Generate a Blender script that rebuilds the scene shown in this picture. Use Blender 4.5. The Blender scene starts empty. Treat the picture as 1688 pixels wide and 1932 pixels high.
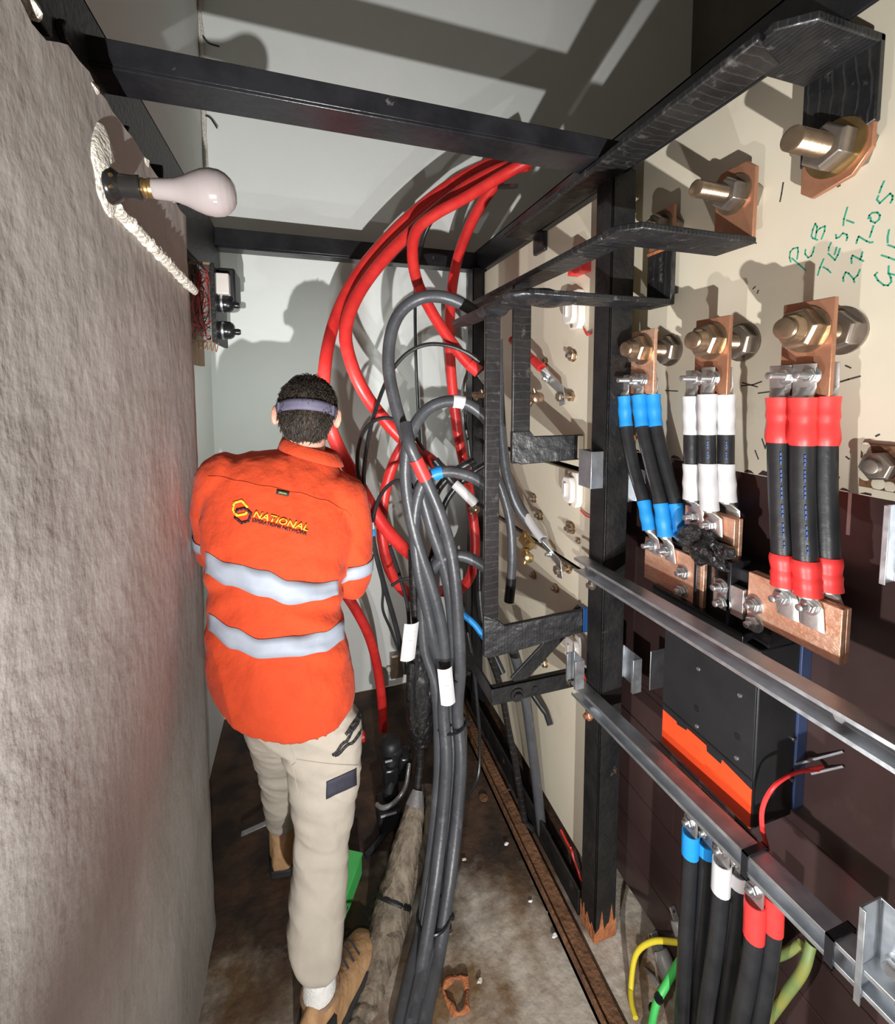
import bpy, bmesh, math, random
from mathutils import Vector, Matrix, noise
from mathutils.bvhtree import BVHTree
random.seed(7)
SC = bpy.context.scene
COL = SC.collection
R = math.radians

# ------------------------------------------------------------------ camera
YAW, PITCH, F, CX, CY, HCAM = R(17.5), R(4.0), 837.0, 844.0, 793.5, 1.68
cam_d = bpy.data.cameras.new('camera')
cam = bpy.data.objects.new('camera', cam_d)
COL.objects.link(cam)
cam.location = (0, 0, HCAM)
cam.rotation_euler = (R(90) - PITCH, 0, -YAW)
cam_d.sensor_fit = 'HORIZONTAL'
cam_d.sensor_width = 36
cam_d.lens = F / 1688 * 36
cam_d.shift_y = -(966 - CY) / 1688
cam_d.clip_start = 0.02
SC.camera = cam

# ------------------------------------------------------------------ world, lamps, exposure
SC.view_settings.view_transform = 'Standard'
SC.view_settings.look = 'None'
SC.view_settings.exposure = 0.0
SC.view_settings.gamma = 1.0
SC.view_settings.use_curve_mapping = False
w = bpy.data.worlds.new('world')
SC.world = w
w.use_nodes = True
w.node_tree.nodes['Background'].inputs[0].default_value = (1.0, 0.86, 0.70, 1)
w.node_tree.nodes['Background'].inputs[1].default_value = 0.15


def spot(name, loc, target, power, size=R(150), blend=1.0, radius=0.012, color=(1, .99, .975)):
    l = bpy.data.lights.new(name, 'SPOT')
    l.energy = power
    l.spot_size = size
    l.spot_blend = blend
    l.shadow_soft_size = radius
    l.color = color
    o = bpy.data.objects.new(name, l)
    COL.objects.link(o)
    o.location = loc
    o.rotation_euler = (Vector(target) - Vector(loc)).to_track_quat('-Z', 'Y').to_euler()
    return o


# the work lamps that stand below and behind the photographer, an added low fill beam, and the worker's own head torch
spot('work_and_fill_lamp', (-.08, -.55, .85), (.18, 2.4, 3.65), 330, R(90))
spot('work_and_fill_lamp', (.10, -.55, .85), (.58, 1.4, .40), 135, R(80))  # added fill beam, lifts the legs, floor and low boards
spot('work_and_fill_lamp', (.02, .35, .98), (.80, .96, 1.10), 34, R(168))
spot('head_torch_beam', (.003, 1.475, 1.635), (.02, 2.4, 1.62), 16, R(125), color=(.90, 1, .96))


# ------------------------------------------------------------------ where a sight line meets a plane of the room
FWD = Vector((math.sin(YAW) * math.cos(PITCH), math.cos(YAW) * math.cos(PITCH), -math.sin(PITCH)))
RGT = Vector((math.cos(YAW), -math.sin(YAW), 0))
UPV = RGT.cross(FWD)
CAM = Vector((0, 0, HCAM))


def ray(px, py):
    return FWD + RGT * ((px - CX) / F) + UPV * ((CY - py) / F)


def onx(px, py, X):
    r = ray(px, py)
    return CAM + r * (X / r.x)


def ony(px, py, Y):
    r = ray(px, py)
    return CAM + r * (Y / r.y)


def onz(px, py, Z):
    r = ray(px, py)
    return CAM + r * ((Z - HCAM) / r.z)


# ------------------------------------------------------------------ materials
def nd(nt, t, **kw):
    n = nt.nodes.new(t)
    for k, v in kw.items():
        setattr(n, k, v)
    return n


def mat(name, c, c2=None, scale=8.0, rough=.6, metal=0.0, bump=0.0, bscale=60.0, detail=5.0, lo=.35, hi=.65,
        c3=None, s3=3.0, lo3=.52, hi3=.68, rough2=None, stretch=None, spec=.5, coat=0.0, wave=None, wscale=40.0, wbump=.4,
        sheen=0.0, trans=0.0, sub=0.0, bdist=.01):
    m = bpy.data.materials.new(name)
    m.use_nodes = True
    nt = m.node_tree
    b = nt.nodes['Principled BSDF']
    b.inputs['Roughness'].default_value = rough
    b.inputs['Metallic'].default_value = metal
    b.inputs['Specular IOR Level'].default_value = spec
    b.inputs['Coat Weight'].default_value = coat
    b.inputs['Coat Roughness'].default_value = .15
    b.inputs['Sheen Weight'].default_value = sheen
    b.inputs['Transmission Weight'].default_value = trans
    b.inputs['Subsurface Weight'].default_value = sub
    b.inputs['Subsurface Scale'].default_value = .02
    tc = nd(nt, 'ShaderNodeTexCoord')
    co = tc.outputs['Object']
    if stretch:
        mp = nd(nt, 'ShaderNodeMapping')
        mp.inputs['Scale'].default_value = stretch
        nt.links.new(co, mp.inputs['Vector'])
        cs = mp.outputs['Vector']
    else:
        cs = co
    b.inputs['Base Color'].default_value = (*c, 1)
    last = None
    if c2 is not None:
        n = nd(nt, 'ShaderNodeTexNoise')
        n.inputs['Scale'].default_value = scale
        n.inputs['Detail'].default_value = detail
        n.inputs['Roughness'].default_value = .6
        nt.links.new(cs, n.inputs['Vector'])
        rmp = nd(nt, 'ShaderNodeValToRGB')
        rmp.color_ramp.elements[0].position = lo
        rmp.color_ramp.elements[1].position = hi
        rmp.color_ramp.elements[0].color = (*c, 1)
        rmp.color_ramp.elements[1].color = (*c2, 1)
        nt.links.new(n.outputs['Fac'], rmp.inputs['Fac'])
        last = rmp.outputs['Color']
        if rough2 is not None:
            mr = nd(nt, 'ShaderNodeMapRange')
            mr.inputs['From Min'].default_value = lo
            mr.inputs['From Max'].default_value = hi
            mr.inputs['To Min'].default_value = rough
            mr.inputs['To Max'].default_value = rough2
            nt.links.new(n.outputs['Fac'], mr.inputs['Value'])
            nt.links.new(mr.outputs['Result'], b.inputs['Roughness'])
    if c3 is not None:
        n3 = nd(nt, 'ShaderNodeTexNoise')
        n3.inputs['Scale'].default_value = s3
        n3.inputs['Detail'].default_value = 8
        n3.inputs['Roughness'].default_value = .65
        nt.links.new(co, n3.inputs['Vector'])
        r3 = nd(nt, 'ShaderNodeMapRange')
        r3.inputs['From Min'].default_value = lo3
        r3.inputs['From Max'].default_value = hi3
        nt.links.new(n3.outputs['Fac'], r3.inputs['Value'])
        mx = nd(nt, 'ShaderNodeMix', data_type='RGBA')
        nt.links.new(r3.outputs['Result'], mx.inputs[0])
        if last is not None:
            nt.links.new(last, mx.inputs[6])
        else:
            mx.inputs[6].default_value = (*c, 1)
        mx.inputs[7].default_value = (*c3, 1)
        last = mx.outputs[2]
    if last is not None:
        nt.links.new(last, b.inputs['Base Color'])
    nrm = None
    if bump:
        nb = nd(nt, 'ShaderNodeTexNoise')
        nb.inputs['Scale'].default_value = bscale
        nb.inputs['Detail'].default_value = 6
        nt.links.new(cs, nb.inputs['Vector'])
        bp = nd(nt, 'ShaderNodeBump')
        bp.inputs['Strength'].default_value = bump
        bp.inputs['Distance'].default_value = bdist
        nt.links.new(nb.outputs['Fac'], bp.inputs['Height'])
        nrm = bp.outputs['Normal']
    if wave:
        wv = nd(nt, 'ShaderNodeTexWave')
        wv.bands_direction = wave
        wv.wave_profile = 'SAW'
        wv.inputs['Scale'].default_value = wscale
        wv.inputs['Distortion'].default_value = 3.2
        wv.inputs['Detail'].default_value = 2.5
        nt.links.new(co, wv.inputs['Vector'])
        bw = nd(nt, 'ShaderNodeBump')
        bw.inputs['Strength'].default_value = wbump
        bw.inputs['Distance'].default_value = .004
        nt.links.new(wv.outputs['Fac'], bw.inputs['Height'])
        wr = nd(nt, 'ShaderNodeMapRange')
        wr.inputs['From Min'].default_value = .80
        wr.inputs['From Max'].default_value = 1.0
        wr.inputs['To Max'].default_value = .5
        nt.links.new(wv.outputs['Fac'], wr.inputs['Value'])
        nw = nd(nt, 'ShaderNodeTexNoise')
        nw.inputs['Scale'].default_value = 30
        nt.links.new(co, nw.inputs['Vector'])
        mw = nd(nt, 'ShaderNodeMath', operation='MULTIPLY')
        nt.links.new(wr.outputs['Result'], mw.inputs[0])
        nt.links.new(nw.outputs['Fac'], mw.inputs[1])
        mx2 = nd(nt, 'ShaderNodeMix', data_type='RGBA')
        nt.links.new(mw.outputs[0], mx2.inputs[0])
        nt.links.new(last, mx2.inputs[6])
        mx2.inputs[7].default_value = (.11, .108, .105, 1)
        nt.links.new(mx2.outputs[2], b.inputs['Base Color'])
        if nrm is not None:
            nt.links.new(nrm, bw.inputs['Normal'])
        nrm = bw.outputs['Normal']
    if nrm is not None:
        nt.links.new(nrm, b.inputs['Normal'])
    return m


M = {}
M['render'] = mat('cement_render', (.42, .395, .365), (.51, .48, .45), 5, .92, bump=.42, bscale=46, detail=9,
                  c3=(.34, .305, .27), s3=2.2, lo3=.50, hi3=.8, stretch=(1, .8, .6), bdist=.006)
M['shadedark'] = mat('shade_dark_paint', (.10, .09, .075), (.14, .125, .105), 3, .9)  # shade above the top rail put into the wall and ceiling colour
M['farwall'] = mat('far_wall_paint', (.72, .74, .71), (.77, .785, .76), 2.2, .8, bump=.10, bscale=22, c3=(.62, .66, .625), s3=1.1,
                   lo3=.5, hi3=.8)
M['floor'] = mat('stained_concrete', (.17, .125, .085), (.30, .245, .19), 5, .55, bump=.7, bscale=26, detail=10, lo=.3, hi=.7,
                 c3=(.032, .022, .015), s3=2.3, lo3=.44, hi3=.56, rough2=.85)
M['dirt'] = mat('damp_grit', (.035, .028, .02), (.16, .12, .085), 18, .7, bump=.9, bscale=45, detail=10)
M['plaster'] = mat('white_plaster', (.74, .70, .62), (.62, .58, .50), 40, .95, bump=.9, bscale=120)
M['black'] = mat('black_gloss_paint', (.008, .008, .010), (.018, .018, .021), 9, .30, bump=.12, bscale=50, c3=(.12, .11, .105), s3=26,
                 lo3=.66, hi3=.74)
M['blackold'] = mat('worn_black_paint', (.006, .006, .007), (.018, .017, .016), 12, .5, bump=.3, bscale=70, c3=(.13, .085, .05), s3=16,
                    lo3=.64, hi3=.74)
M['rust'] = mat('rusted_steel', (.10, .045, .022), (.23, .11, .05), 22, .8, bump=.7, bscale=80)
M['orangerust'] = mat('orange_rust', (.48, .17, .06), (.30, .10, .04), 30, .85, bump=.7, bscale=80)
M['cream'] = mat('cream_enamel', (.68, .615, .48), (.715, .655, .52), 3, .42, bump=.05, bscale=18, c3=(.56, .48, .36), s3=5, lo3=.6, hi3=.8)
M['creamdark'] = mat('cream_enamel_panel_edge', (.58, .49, .36), (.63, .54, .40), 4, .5)
M['brown'] = mat('brown_phenolic_board', (.050, .028, .027), (.066, .04, .038), 4, .22, bump=.04, bscale=12, c3=(.10, .062, .05), s3=4.5,
                 lo3=.58, hi3=.8)
M['galv'] = mat('galvanised_steel', (.52, .55, .58), (.66, .69, .72), 26, .34, .9, bump=.06, bscale=60, rough2=.46)
M['galvdark'] = mat('galvanised_slot', (.10, .10, .10), (.18, .18, .175), 20, .5, .6)
M['zinc'] = mat('bright_zinc', (.70, .71, .72), (.58, .59, .60), 60, .34, .95)
M['tin'] = mat('tinned_copper', (.62, .60, .58), (.52, .50, .48), 25, .42, .85, bump=.08, bscale=70)
M['copper'] = mat('bright_copper', (.88, .46, .29), (1.0, .66, .48), 22, .40, .7, bump=.22, bscale=90, stretch=(1, 1, 2))
M['coppold'] = mat('tarnished_copper', (.42, .19, .11), (.53, .26, .155), 14, .42, .55, bump=.12, bscale=50)
M['bronze'] = mat('aged_bronze', (.33, .235, .155), (.45, .33, .225), 24, .30, .85, bump=.08, bscale=60)
M['steelnut'] = mat('dull_steel_nut', (.27, .235, .20), (.36, .31, .265), 30, .36, .8)
M['brass'] = mat('aged_brass', (.40, .27, .115), (.52, .37, .17), 22, .30, .9)
M['tapeY'] = mat('black_tape_wrap', (.008, .008, .009), (.018, .018, .018), 14, .40, bump=.35, bscale=26, wave='Y', wscale=16, wbump=.55,
                 c3=(.13, .12, .11), s3=26, lo3=.58, hi3=.72)
M['tapeX'] = mat('black_tape_wrap', (.008, .008, .009), (.018, .018, .019), 14, .36, bump=.3, bscale=26, wave='X', wscale=32, wbump=.7,
                 c3=(.12, .115, .11), s3=30, lo3=.6, hi3=.74)
M['tapeZ'] = mat('black_tape_wrap', (.008, .0075, .008), (.018, .016, .016), 14, .42, bump=.25, bscale=26, wave='Z', wscale=14, wbump=.6,
                 c3=(.10, .09, .08), s3=30, lo3=.6, hi3=.76)
M['tape'] = mat('black_tape_lump', (.010, .010, .012), (.028, .028, .03), 14, .24, bump=.6, bscale=34)
M['gloss'] = mat('glossy_tape_joint', (.006, .006, .007), (.014, .013, .013), 14, .10, bump=1.0, bscale=55, coat=.5, bdist=.02)
M['red'] = mat('red_cable_sheath', (.60, .022, .022), (.72, .04, .034), 12, .38, bump=.08, bscale=50, c3=(.45, .02, .02), s3=7)
M['wirered'] = mat('dull_red_wire', (.32, .03, .03), (.40, .05, .05), 30, .5)
M['grey'] = mat('dark_grey_cable_sheath', (.055, .058, .066), (.080, .084, .092), 10, .38, bump=.10, bscale=70, c3=(.13, .13, .137), s3=22,
                lo3=.55, hi3=.8)
M['blackcable'] = mat('black_cable_sheath', (.014, .015, .017), (.026, .027, .03), 12, .36, bump=.08, bscale=60)
M['bluesl'] = mat('blue_heatshrink', (.012, .26, .70), (.02, .30, .74), 10, .45)
M['whitesl'] = mat('white_heatshrink', (.58, .575, .58), (.63, .625, .63), 10, .5)
M['redsl'] = mat('red_heatshrink', (.78, .035, .035), (.82, .055, .05), 10, .42)
M['bluetape'] = mat('blue_tape', (.012, .10, .38), (.02, .13, .44), 20, .4)
M['white'] = mat('white_label', (.82, .81, .82), (.76, .75, .76), 15, .55)
M['ceramic'] = mat('white_ceramic', (.78, .74, .70), (.72, .67, .62), 12, .35, coat=.2)
M['porc'] = mat('grey_porcelain', (.42, .42, .40), (.30, .29, .27), 14, .4, bump=.2)
M['plblack'] = mat('black_moulded_plastic', (.011, .0115, .013), (.016, .0165, .018), 10, .5, bump=.04, bscale=120)
M['plblack2'] = mat('black_gloss_plastic', (.010, .010, .012), (.016, .016, .018), 10, .25)
M['orange'] = mat('orange_red_plastic', (.82, .070, .016), (.84, .08, .02), 10, .45)
M['blueback'] = mat('dark_blue_plastic', (.035, .060, .14), (.045, .07, .155), 10, .4)
M['yellow'] = mat('yellow_sheath', (.72, .58, .03), (.76, .62, .05), 10, .4)
M['green'] = mat('green_sheath', (.06, .52, .10), (.09, .56, .14), 10, .4)
M['yg'] = mat('yellow_green_earth_sheath', (.28, .26, .06), (.14, .22, .08), 14, .5)
M['lead'] = mat('frayed_hessian_cable', (.105, .08, .055), (.25, .205, .15), 40, .75, bump=.8, bscale=60, stretch=(1, 1, .12),
                c3=(.045, .032, .022), s3=9, lo3=.52, hi3=.7)
M['leadwhite'] = mat('lead_sheath', (.42, .42, .42), (.55, .55, .55), 14, .32, .7, bump=.2, bscale=60)
M['shirt'] = mat('orange_work_shirt_cotton', (.60, .058, .010), (.53, .047, .008), 7, .9, bump=.5, bscale=22, sheen=.05, bdist=.02)
M['band'] = mat('silver_reflective_tape', (.30, .335, .40), (.34, .375, .44), 30, .6, .0)
M['trouser'] = mat('khaki_work_trouser_cotton', (.39, .345, .285), (.45, .40, .335), 9, .9, bump=.25, bscale=30)
M['navy'] = mat('navy_patch', (.022, .022, .036), (.035, .035, .055), 20, .75)
M['skin'] = mat('fair_skin', (.62, .32, .23), (.68, .38, .29), 16, .5, sub=.12)
M['hair'] = mat('brown_hair', (.012, .008, .005), (.042, .028, .018), 50, .5, bump=.9, bscale=160, stretch=(1, 1, .35))
M['strap'] = mat('purple_grey_elastic', (.105, .097, .155), (.13, .12, .18), 30, .7)
M['boot'] = mat('tan_nubuck_leather', (.40, .22, .10), (.50, .30, .15), 16, .75, bump=.4, bscale=60)
M['sole'] = mat('black_rubber_sole', (.015, .015, .016), (.03, .03, .03), 16, .7)
M['sock'] = mat('white_sock_knit', (.80, .79, .76), (.72, .71, .68), 60, .95, bump=.4, bscale=200)
M['logoyellow'] = mat('yellow_embroidery', (.95, .55, .03), (.90, .48, .03), 80, .6)
M['logoblack'] = mat('dark_embroidery', (.045, .008, .012), (.06, .012, .016), 80, .6)
M['marker'] = mat('green_marker_ink', (.03, .33, .20), (.05, .38, .25), 40, .6)
M['ink'] = mat('black_paint_mark', (.03, .025, .02), (.08, .07, .06), 40, .7)
M['bulbglass'] = mat('opal_glass', (.29, .255, .25), (.31, .27, .265), 5, .14, sub=.05, coat=.3)
M['bakelite'] = mat('black_bakelite', (.012, .011, .011), (.02, .019, .018), 8, .2)
M['wood'] = mat('brown_wood_backboard', (.20, .12, .065), (.30, .19, .11), 30, .8, bump=.4, stretch=(1, 1, .2))
M['bluecable'] = mat('printed_blue_legend', (.03, .08, .28), (.04, .10, .32), 40, .5)
M['greyprint'] = mat('grey_print', (.35, .35, .38), (.42, .42, .45), 40, .6)


def floor_grime(m):
    nt = m.node_tree
    b = nt.nodes['Principled BSDF']
    old = b.inputs['Base Color'].links[0].from_socket
    tc = nd(nt, 'ShaderNodeTexCoord')
    sx = nd(nt, 'ShaderNodeSeparateXYZ')
    nt.links.new(tc.outputs['Object'], sx.inputs[0])
    n = nd(nt, 'ShaderNodeTexNoise')
    n.inputs['Scale'].default_value = 4.5
    n.inputs['Detail'].default_value = 9
    n.inputs['Roughness'].default_value = .62
    nt.links.new(tc.outputs['Object'], n.inputs['Vector'])
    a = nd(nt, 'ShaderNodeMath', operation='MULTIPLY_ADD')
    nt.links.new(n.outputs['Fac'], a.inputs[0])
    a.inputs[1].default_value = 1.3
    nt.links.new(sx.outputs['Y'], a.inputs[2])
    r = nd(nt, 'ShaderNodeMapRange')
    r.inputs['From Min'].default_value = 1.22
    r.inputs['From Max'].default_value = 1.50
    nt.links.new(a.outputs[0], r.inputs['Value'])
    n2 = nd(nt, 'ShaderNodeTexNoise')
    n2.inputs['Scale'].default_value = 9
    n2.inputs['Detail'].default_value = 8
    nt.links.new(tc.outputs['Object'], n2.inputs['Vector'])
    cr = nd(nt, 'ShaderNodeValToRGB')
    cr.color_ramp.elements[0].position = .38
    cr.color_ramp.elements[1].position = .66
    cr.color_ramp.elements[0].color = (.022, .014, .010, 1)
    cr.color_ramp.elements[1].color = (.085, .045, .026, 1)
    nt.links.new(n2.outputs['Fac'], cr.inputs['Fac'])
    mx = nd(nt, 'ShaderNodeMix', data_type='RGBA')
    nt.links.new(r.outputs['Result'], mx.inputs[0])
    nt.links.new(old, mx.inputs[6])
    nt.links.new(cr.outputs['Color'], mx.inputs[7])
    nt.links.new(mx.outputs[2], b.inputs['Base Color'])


M['floor'] = mat('stained_concrete', (.36, .31, .25), (.52, .47, .40), 6, .6, bump=.7, bscale=26, detail=10, lo=.3, hi=.7,
                 c3=(.17, .10, .045), s3=3.4, lo3=.45, hi3=.62, rough2=.85)
floor_grime(M['floor'])


# ------------------------------------------------------------------ mesh building
def frame(d):
    d = d.normalized()
    a = Vector((0, 0, 1)) if abs(d.z) < .9 else Vector((1, 0, 0))
    u = a.cross(d).normalized()
    return u, d.cross(u)


class MB:
    def __init__(s):
        s.v, s.f = [], []

    def add(s, vs, fs):
        n = len(s.v)
        s.v += [Vector(p) for p in vs]
        s.f += [[i + n for i in f] for f in fs]
        return s

    def hexa(s, p):   # 8 corners: bottom 0-3, top 4-7
        return s.add(p, [(3, 2, 1, 0), (4, 5, 6, 7), (0, 1, 5, 4), (1, 2, 6, 5), (2, 3, 7, 6), (3, 0, 4, 7)])

    def box(s, x0, x1, y0, y1, z0, z1):
        return s.hexa([(x0, y0, z0), (x1, y0, z0), (x1, y1, z0), (x0, y1, z0), (x0, y0, z1), (x1, y0, z1), (x1, y1, z1), (x0, y1, z1)])

    def rbox(s, c, hx, hy, hz, rot=(0, 0, 0)):
        from mathutils import Euler
        m = Euler(rot).to_matrix()
        c = Vector(c)
        k = [(-1, -1, -1), (1, -1, -1), (1, 1, -1), (-1, 1, -1), (-1, -1, 1), (1, -1, 1), (1, 1, 1), (-1, 1, 1)]
        return s.hexa([c + m @ Vector((a * hx, b * hy, d * hz)) for a, b, d in k])

    def prism(s, poly, vec):
        vec = Vector(vec)
        n = len(poly)
        a = [Vector(p) for p in poly]
        b = [p + vec for p in a]
        return s.add(a + b, [list(range(n))[::-1], list(range(n, 2 * n))] + [(i, (i + 1) % n, n + (i + 1) % n, n + i) for i in range(n)])

    def rings(s, rings, cap=True, closed=True):
        n = len(rings[0])
        vs = [p for r in rings for p in r]
        fs = []
        for i in range(len(rings) - 1):
            for j in range(n if closed else n - 1):
                k = (j + 1) % n
                fs.append((i * n + j, i * n + k, (i + 1) * n + k, (i + 1) * n + j))
        if cap:
            fs.append(list(range(n))[::-1])
            fs.append(list(range((len(rings) - 1) * n, len(rings) * n)))
        return s.add(vs, fs)

    def lathe(s, p0, d, prof, n=20, ph=0.0):
        p0, d = Vector(p0), Vector(d).normalized()
        u, v = frame(d)
        return s.rings([[p0 + d * t + (u * math.cos(ph + 2 * math.pi * j / n) + v * math.sin(ph + 2 * math.pi * j / n)) * r
                         for j in range(n)] for t, r in prof])

    def cyl(s, p0, p1, r, r1=None, n=20):
        p0, p1 = Vector(p0), Vector(p1)
        L = (p1 - p0).length
        return s.lathe(p0, p1 - p0, [(0, r), (L, r if r1 is None else r1)], n)

    def nut(s, p0, d, h, r, ph=0.0):   # hexagon nut with chamfered corners
        return s.lathe(p0, d, [(0, r * .9), (h * .14, r), (h * .82, r), (h, r * .86)], 6, ph)

    def thread(s, p0, d, L, r, pitch=.0035):
        pr, t = [(0, r * .8)], pitch * .5
        while t < L - pitch:
            pr += [(t, r), (t + pitch * .5, r * .93)]
            t += pitch
        pr += [(L - pitch * .4, r), (L, r * .82)]
        return s.lathe(p0, d, pr, 18)

    def ball(s, c, rx, ry=None, rz=None, n=16, m=10, rot=None):
        ry, rz = ry or rx, rz or rx
        c = Vector(c)
        rs = []
        for i in range(m + 1):
            a = math.pi * (i / m) * .998 + .001 * math.pi
            ring = []
            for j in range(n):
                b = 2 * math.pi * j / n
                p = Vector((rx * math.sin(a) * math.cos(b), ry * math.sin(a) * math.sin(b), -rz * math.cos(a)))
                ring.append(c + (rot @ p if rot else p))
            rs.append(ring)
        return s.rings(rs)

    def tube(s, pts, r, n=12, cap=True):
        m = len(pts)
        rs = r if isinstance(r, (list, tuple)) else [r] * m
        rings, u = [], None
        for i in range(m):
            d = (pts[min(i + 1, m - 1)] - pts[max(i - 1, 0)])
            if d.length < 1e-9:
                d = Vector((0, 0, 1))
            d.normalize()
            if u is None:
                u, _ = frame(d)
            u = (u - d * u.dot(d)).normalized()
            v = d.cross(u)
            rings.append([pts[i] + (u * math.cos(2 * math.pi * j / n) + v * math.sin(2 * math.pi * j / n)) * rs[i] for j in range(n)])
        return s.rings(rings, cap)

    def mesh(s, name, org=Vector((0, 0, 0))):
        me = bpy.data.meshes.new(name)
        me.from_pydata([tuple(p - org) for p in s.v], [], s.f)
        bm = bmesh.new()
        bm.from_mesh(me)
        bmesh.ops.recalc_face_normals(bm, faces=bm.faces)
        bm.to_mesh(me)
        bm.free()
        return me


def spline(ctrl, k=6):
    p = [Vector(c) for c in ctrl]
    if len(p) == 2:
        return [p[0].lerp(p[1], i / k) for i in range(k + 1)]
    out = []
    for i in range(len(p) - 1):
        a, b, c, d = p[max(i - 1, 0)], p[i], p[i + 1], p[min(i + 2, len(p) - 1)]
        if i == 0:
            a = b * 2 - c
        if i == len(p) - 2:
            d = c * 2 - b
        for j in range(k):
            t = j / k
            out.append(.5 * ((2 * b) + (c - a) * t + (2 * a - 5 * b + 4 * c - d) * t * t + (3 * b - a - 3 * c + d) * t ** 3))
    out.append(p[-1])
    return out


ORG = {}


def finish(me, sharp=38, flat=False):
    if not flat:
        for p in me.polygons:
            p.use_smooth = True
        me.set_sharp_from_angle(angle=R(sharp))


def link(name, me, material, parent=None, org=None):
    o = bpy.data.objects.new(name, me)
    COL.objects.link(o)
    if isinstance(material, str):
        material = M[material]
    me.materials.clear()
    me.materials.append(material)
    if parent is not None:
        o.parent = parent
        ORG[o] = ORG[parent]
    else:
        ORG[o] = org or Vector((0, 0, 0))
        o.location = ORG[o]
    return o


def obj(name, mb, material, parent=None, bevel=0.0, sharp=38, label=None, cat=None, group=None, kind=None, segs=2):
    """one mesh object; top-level objects get their origin at the middle of their base"""
    if parent is not None:
        org = ORG[parent]
    else:
        xs, ys, zs = [p.x for p in mb.v], [p.y for p in mb.v], [p.z for p in mb.v]
        org = Vector(((min(xs) + max(xs)) / 2, (min(ys) + max(ys)) / 2, min(zs)))
    me = mb.mesh(name, org)
    finish(me, sharp)
    o = link(name, me, material, parent, org)
    if bevel:
        b = o.modifiers.new('bevel', 'BEVEL')
        b.width = bevel
        b.segments = segs
        b.limit_method = 'ANGLE'
        b.angle_limit = R(40)
    tag(o, label, cat, group, kind)
    return o


def tag(o, label=None, cat=None, group=None, kind=None):
    if label:
        o['label'] = label
    if cat:
        o['category'] = cat
    if group:
        o['group'] = group
    if kind:
        o['kind'] = kind
    return o


def thing(name, loc, label, cat, group=None):
    o = bpy.data.objects.new(name, None)
    COL.objects.link(o)
    o.empty_display_size = .05
    o.location = loc
    ORG[o] = Vector(loc)
    return tag(o, label, cat, group)

# ================================================================== the setting
XW, XR, YB = -.31, -.44, 2.40          # rendered wall, recessed wall behind it, far wall
XP, XF, XB = .95, .85, .99             # near cream board, far cream boards, brown board


def grid_wall(name, x0, z0f, material):
    """left wall: a thick rendered wall whose face, broken top edge and end are modelled"""
    mb = MB()
    nY, nZ = 90, 70
    ys = [-1.3 + (1.47 + 1.3) * i / nY for i in range(nY + 1)]
    rows = []
    for j in range(nZ + 1):
        row = []
        for i, y in enumerate(ys):
            top = 2.165 + .012 * noise.noise((y * 9, 1, 3)) + .008 * noise.noise((y * 31, 4, 3))
            if .64 < y < .78:
                top -= .035 * math.sin((y - .64) / .14 * math.pi)
            z = top * j / nZ
            d = .008 * noise.noise((y * 2.2, z * 2.2, 0)) + .003 * noise.noise((y * 9, z * 7, 2)) + .0015 * noise.noise((y * 30, z * 24, 5))
            e = max(0, (y - 1.44) / .03)
            row.append(Vector((x0 + d - .012 * e * e, y, z)))
        row.append(Vector((XR, 1.475, row[-1].z)))
        rows.append(row)
    rows.append([Vector((XR, p.y, p.z - .01)) for p in rows[-1]])
    mb.rings(rows, cap=False, closed=False)
    return obj(name, mb, material, kind='structure', sharp=60)


grid_wall('wall_left', XW, 0, 'render')
o = obj('wall_recess', MB().box(XR - .1, XR, -1.3, YB + .1, 0, 4.6), 'farwall', kind='structure')
o = obj('wall_far', MB().box(XR, 2.5, YB, YB + .1, 0, 4.6), 'farwall', kind='structure')
o = obj('wall_right', MB().box(2.4, 2.5, -1.3, YB, 0, 4.6), 'shadedark', kind='structure')
o = obj('ceiling', MB().box(XR - .1, 2.5, -1.3, YB + .1, 4.6, 4.7), 'shadedark', kind='structure')

# floor: one slab with real unevenness
mb = MB()
rows = []
for j in range(76):
    y = -1.3 + 3.7 * j / 75
    rows.append([Vector((XR + 2.94 * i / 60, y, .006 * noise.noise((i * .25, y * 5, 0)) + .004 * noise.noise((i * .8, y * 16, 7)) - .004)) for i in range(61)])
rows = [[Vector((p.x, p.y, -.08)) for p in rows[0]]] + rows + [[Vector((p.x, p.y, -.08)) for p in rows[-1]]]
mb.rings(rows, cap=False, closed=False)
obj('floor', mb, 'floor', kind='structure')

# ragged mortar line in the far corner and chipped plaster on the wall head
mb = MB()
pts = [Vector((XR + .012 + .006 * noise.noise((k * .7, 0, 1)), YB - .012 + .005 * noise.noise((k * .9, 3, 1)), 2.0 + k * .045)) for k in range(50)]
mb.tube(pts, [.008 + .005 * noise.noise((k * 1.3, 5, 0)) for k in range(50)], 6)
obj('trim_corner', mb, 'plaster', kind='structure')
rubble = thing('plaster_crumbs', (XW - .05, .9, 2.155), 'broken lumps of pale plaster along the top of the rendered wall', 'rubble')
for y, s in ((.50, .011), (.545, .015), (.585, .012), (.80, .016), (1.02, .014), (1.20, .012), (.66, .014)):
    m2 = MB().ball((XW - .014, y * 1.1, 2.16), s * 1.2, s * 1.6, s * .8, 7, 5)
    m2.v = [p + Vector((noise.noise(p * 60), noise.noise(p * 60 + Vector((5, 0, 0))), noise.noise(p * 60 + Vector((0, 9, 0))))) * s * .5 for p in m2.v]
    obj('plaster_lump', m2, 'plaster', rubble, sharp=10)

# ================================================================== black steel frame of the switchboard
fr = thing('switchboard_frame', (.82, 1.05, 0), 'black painted angle steel frame carrying the boards, with posts and cross beams', 'frame')


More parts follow.
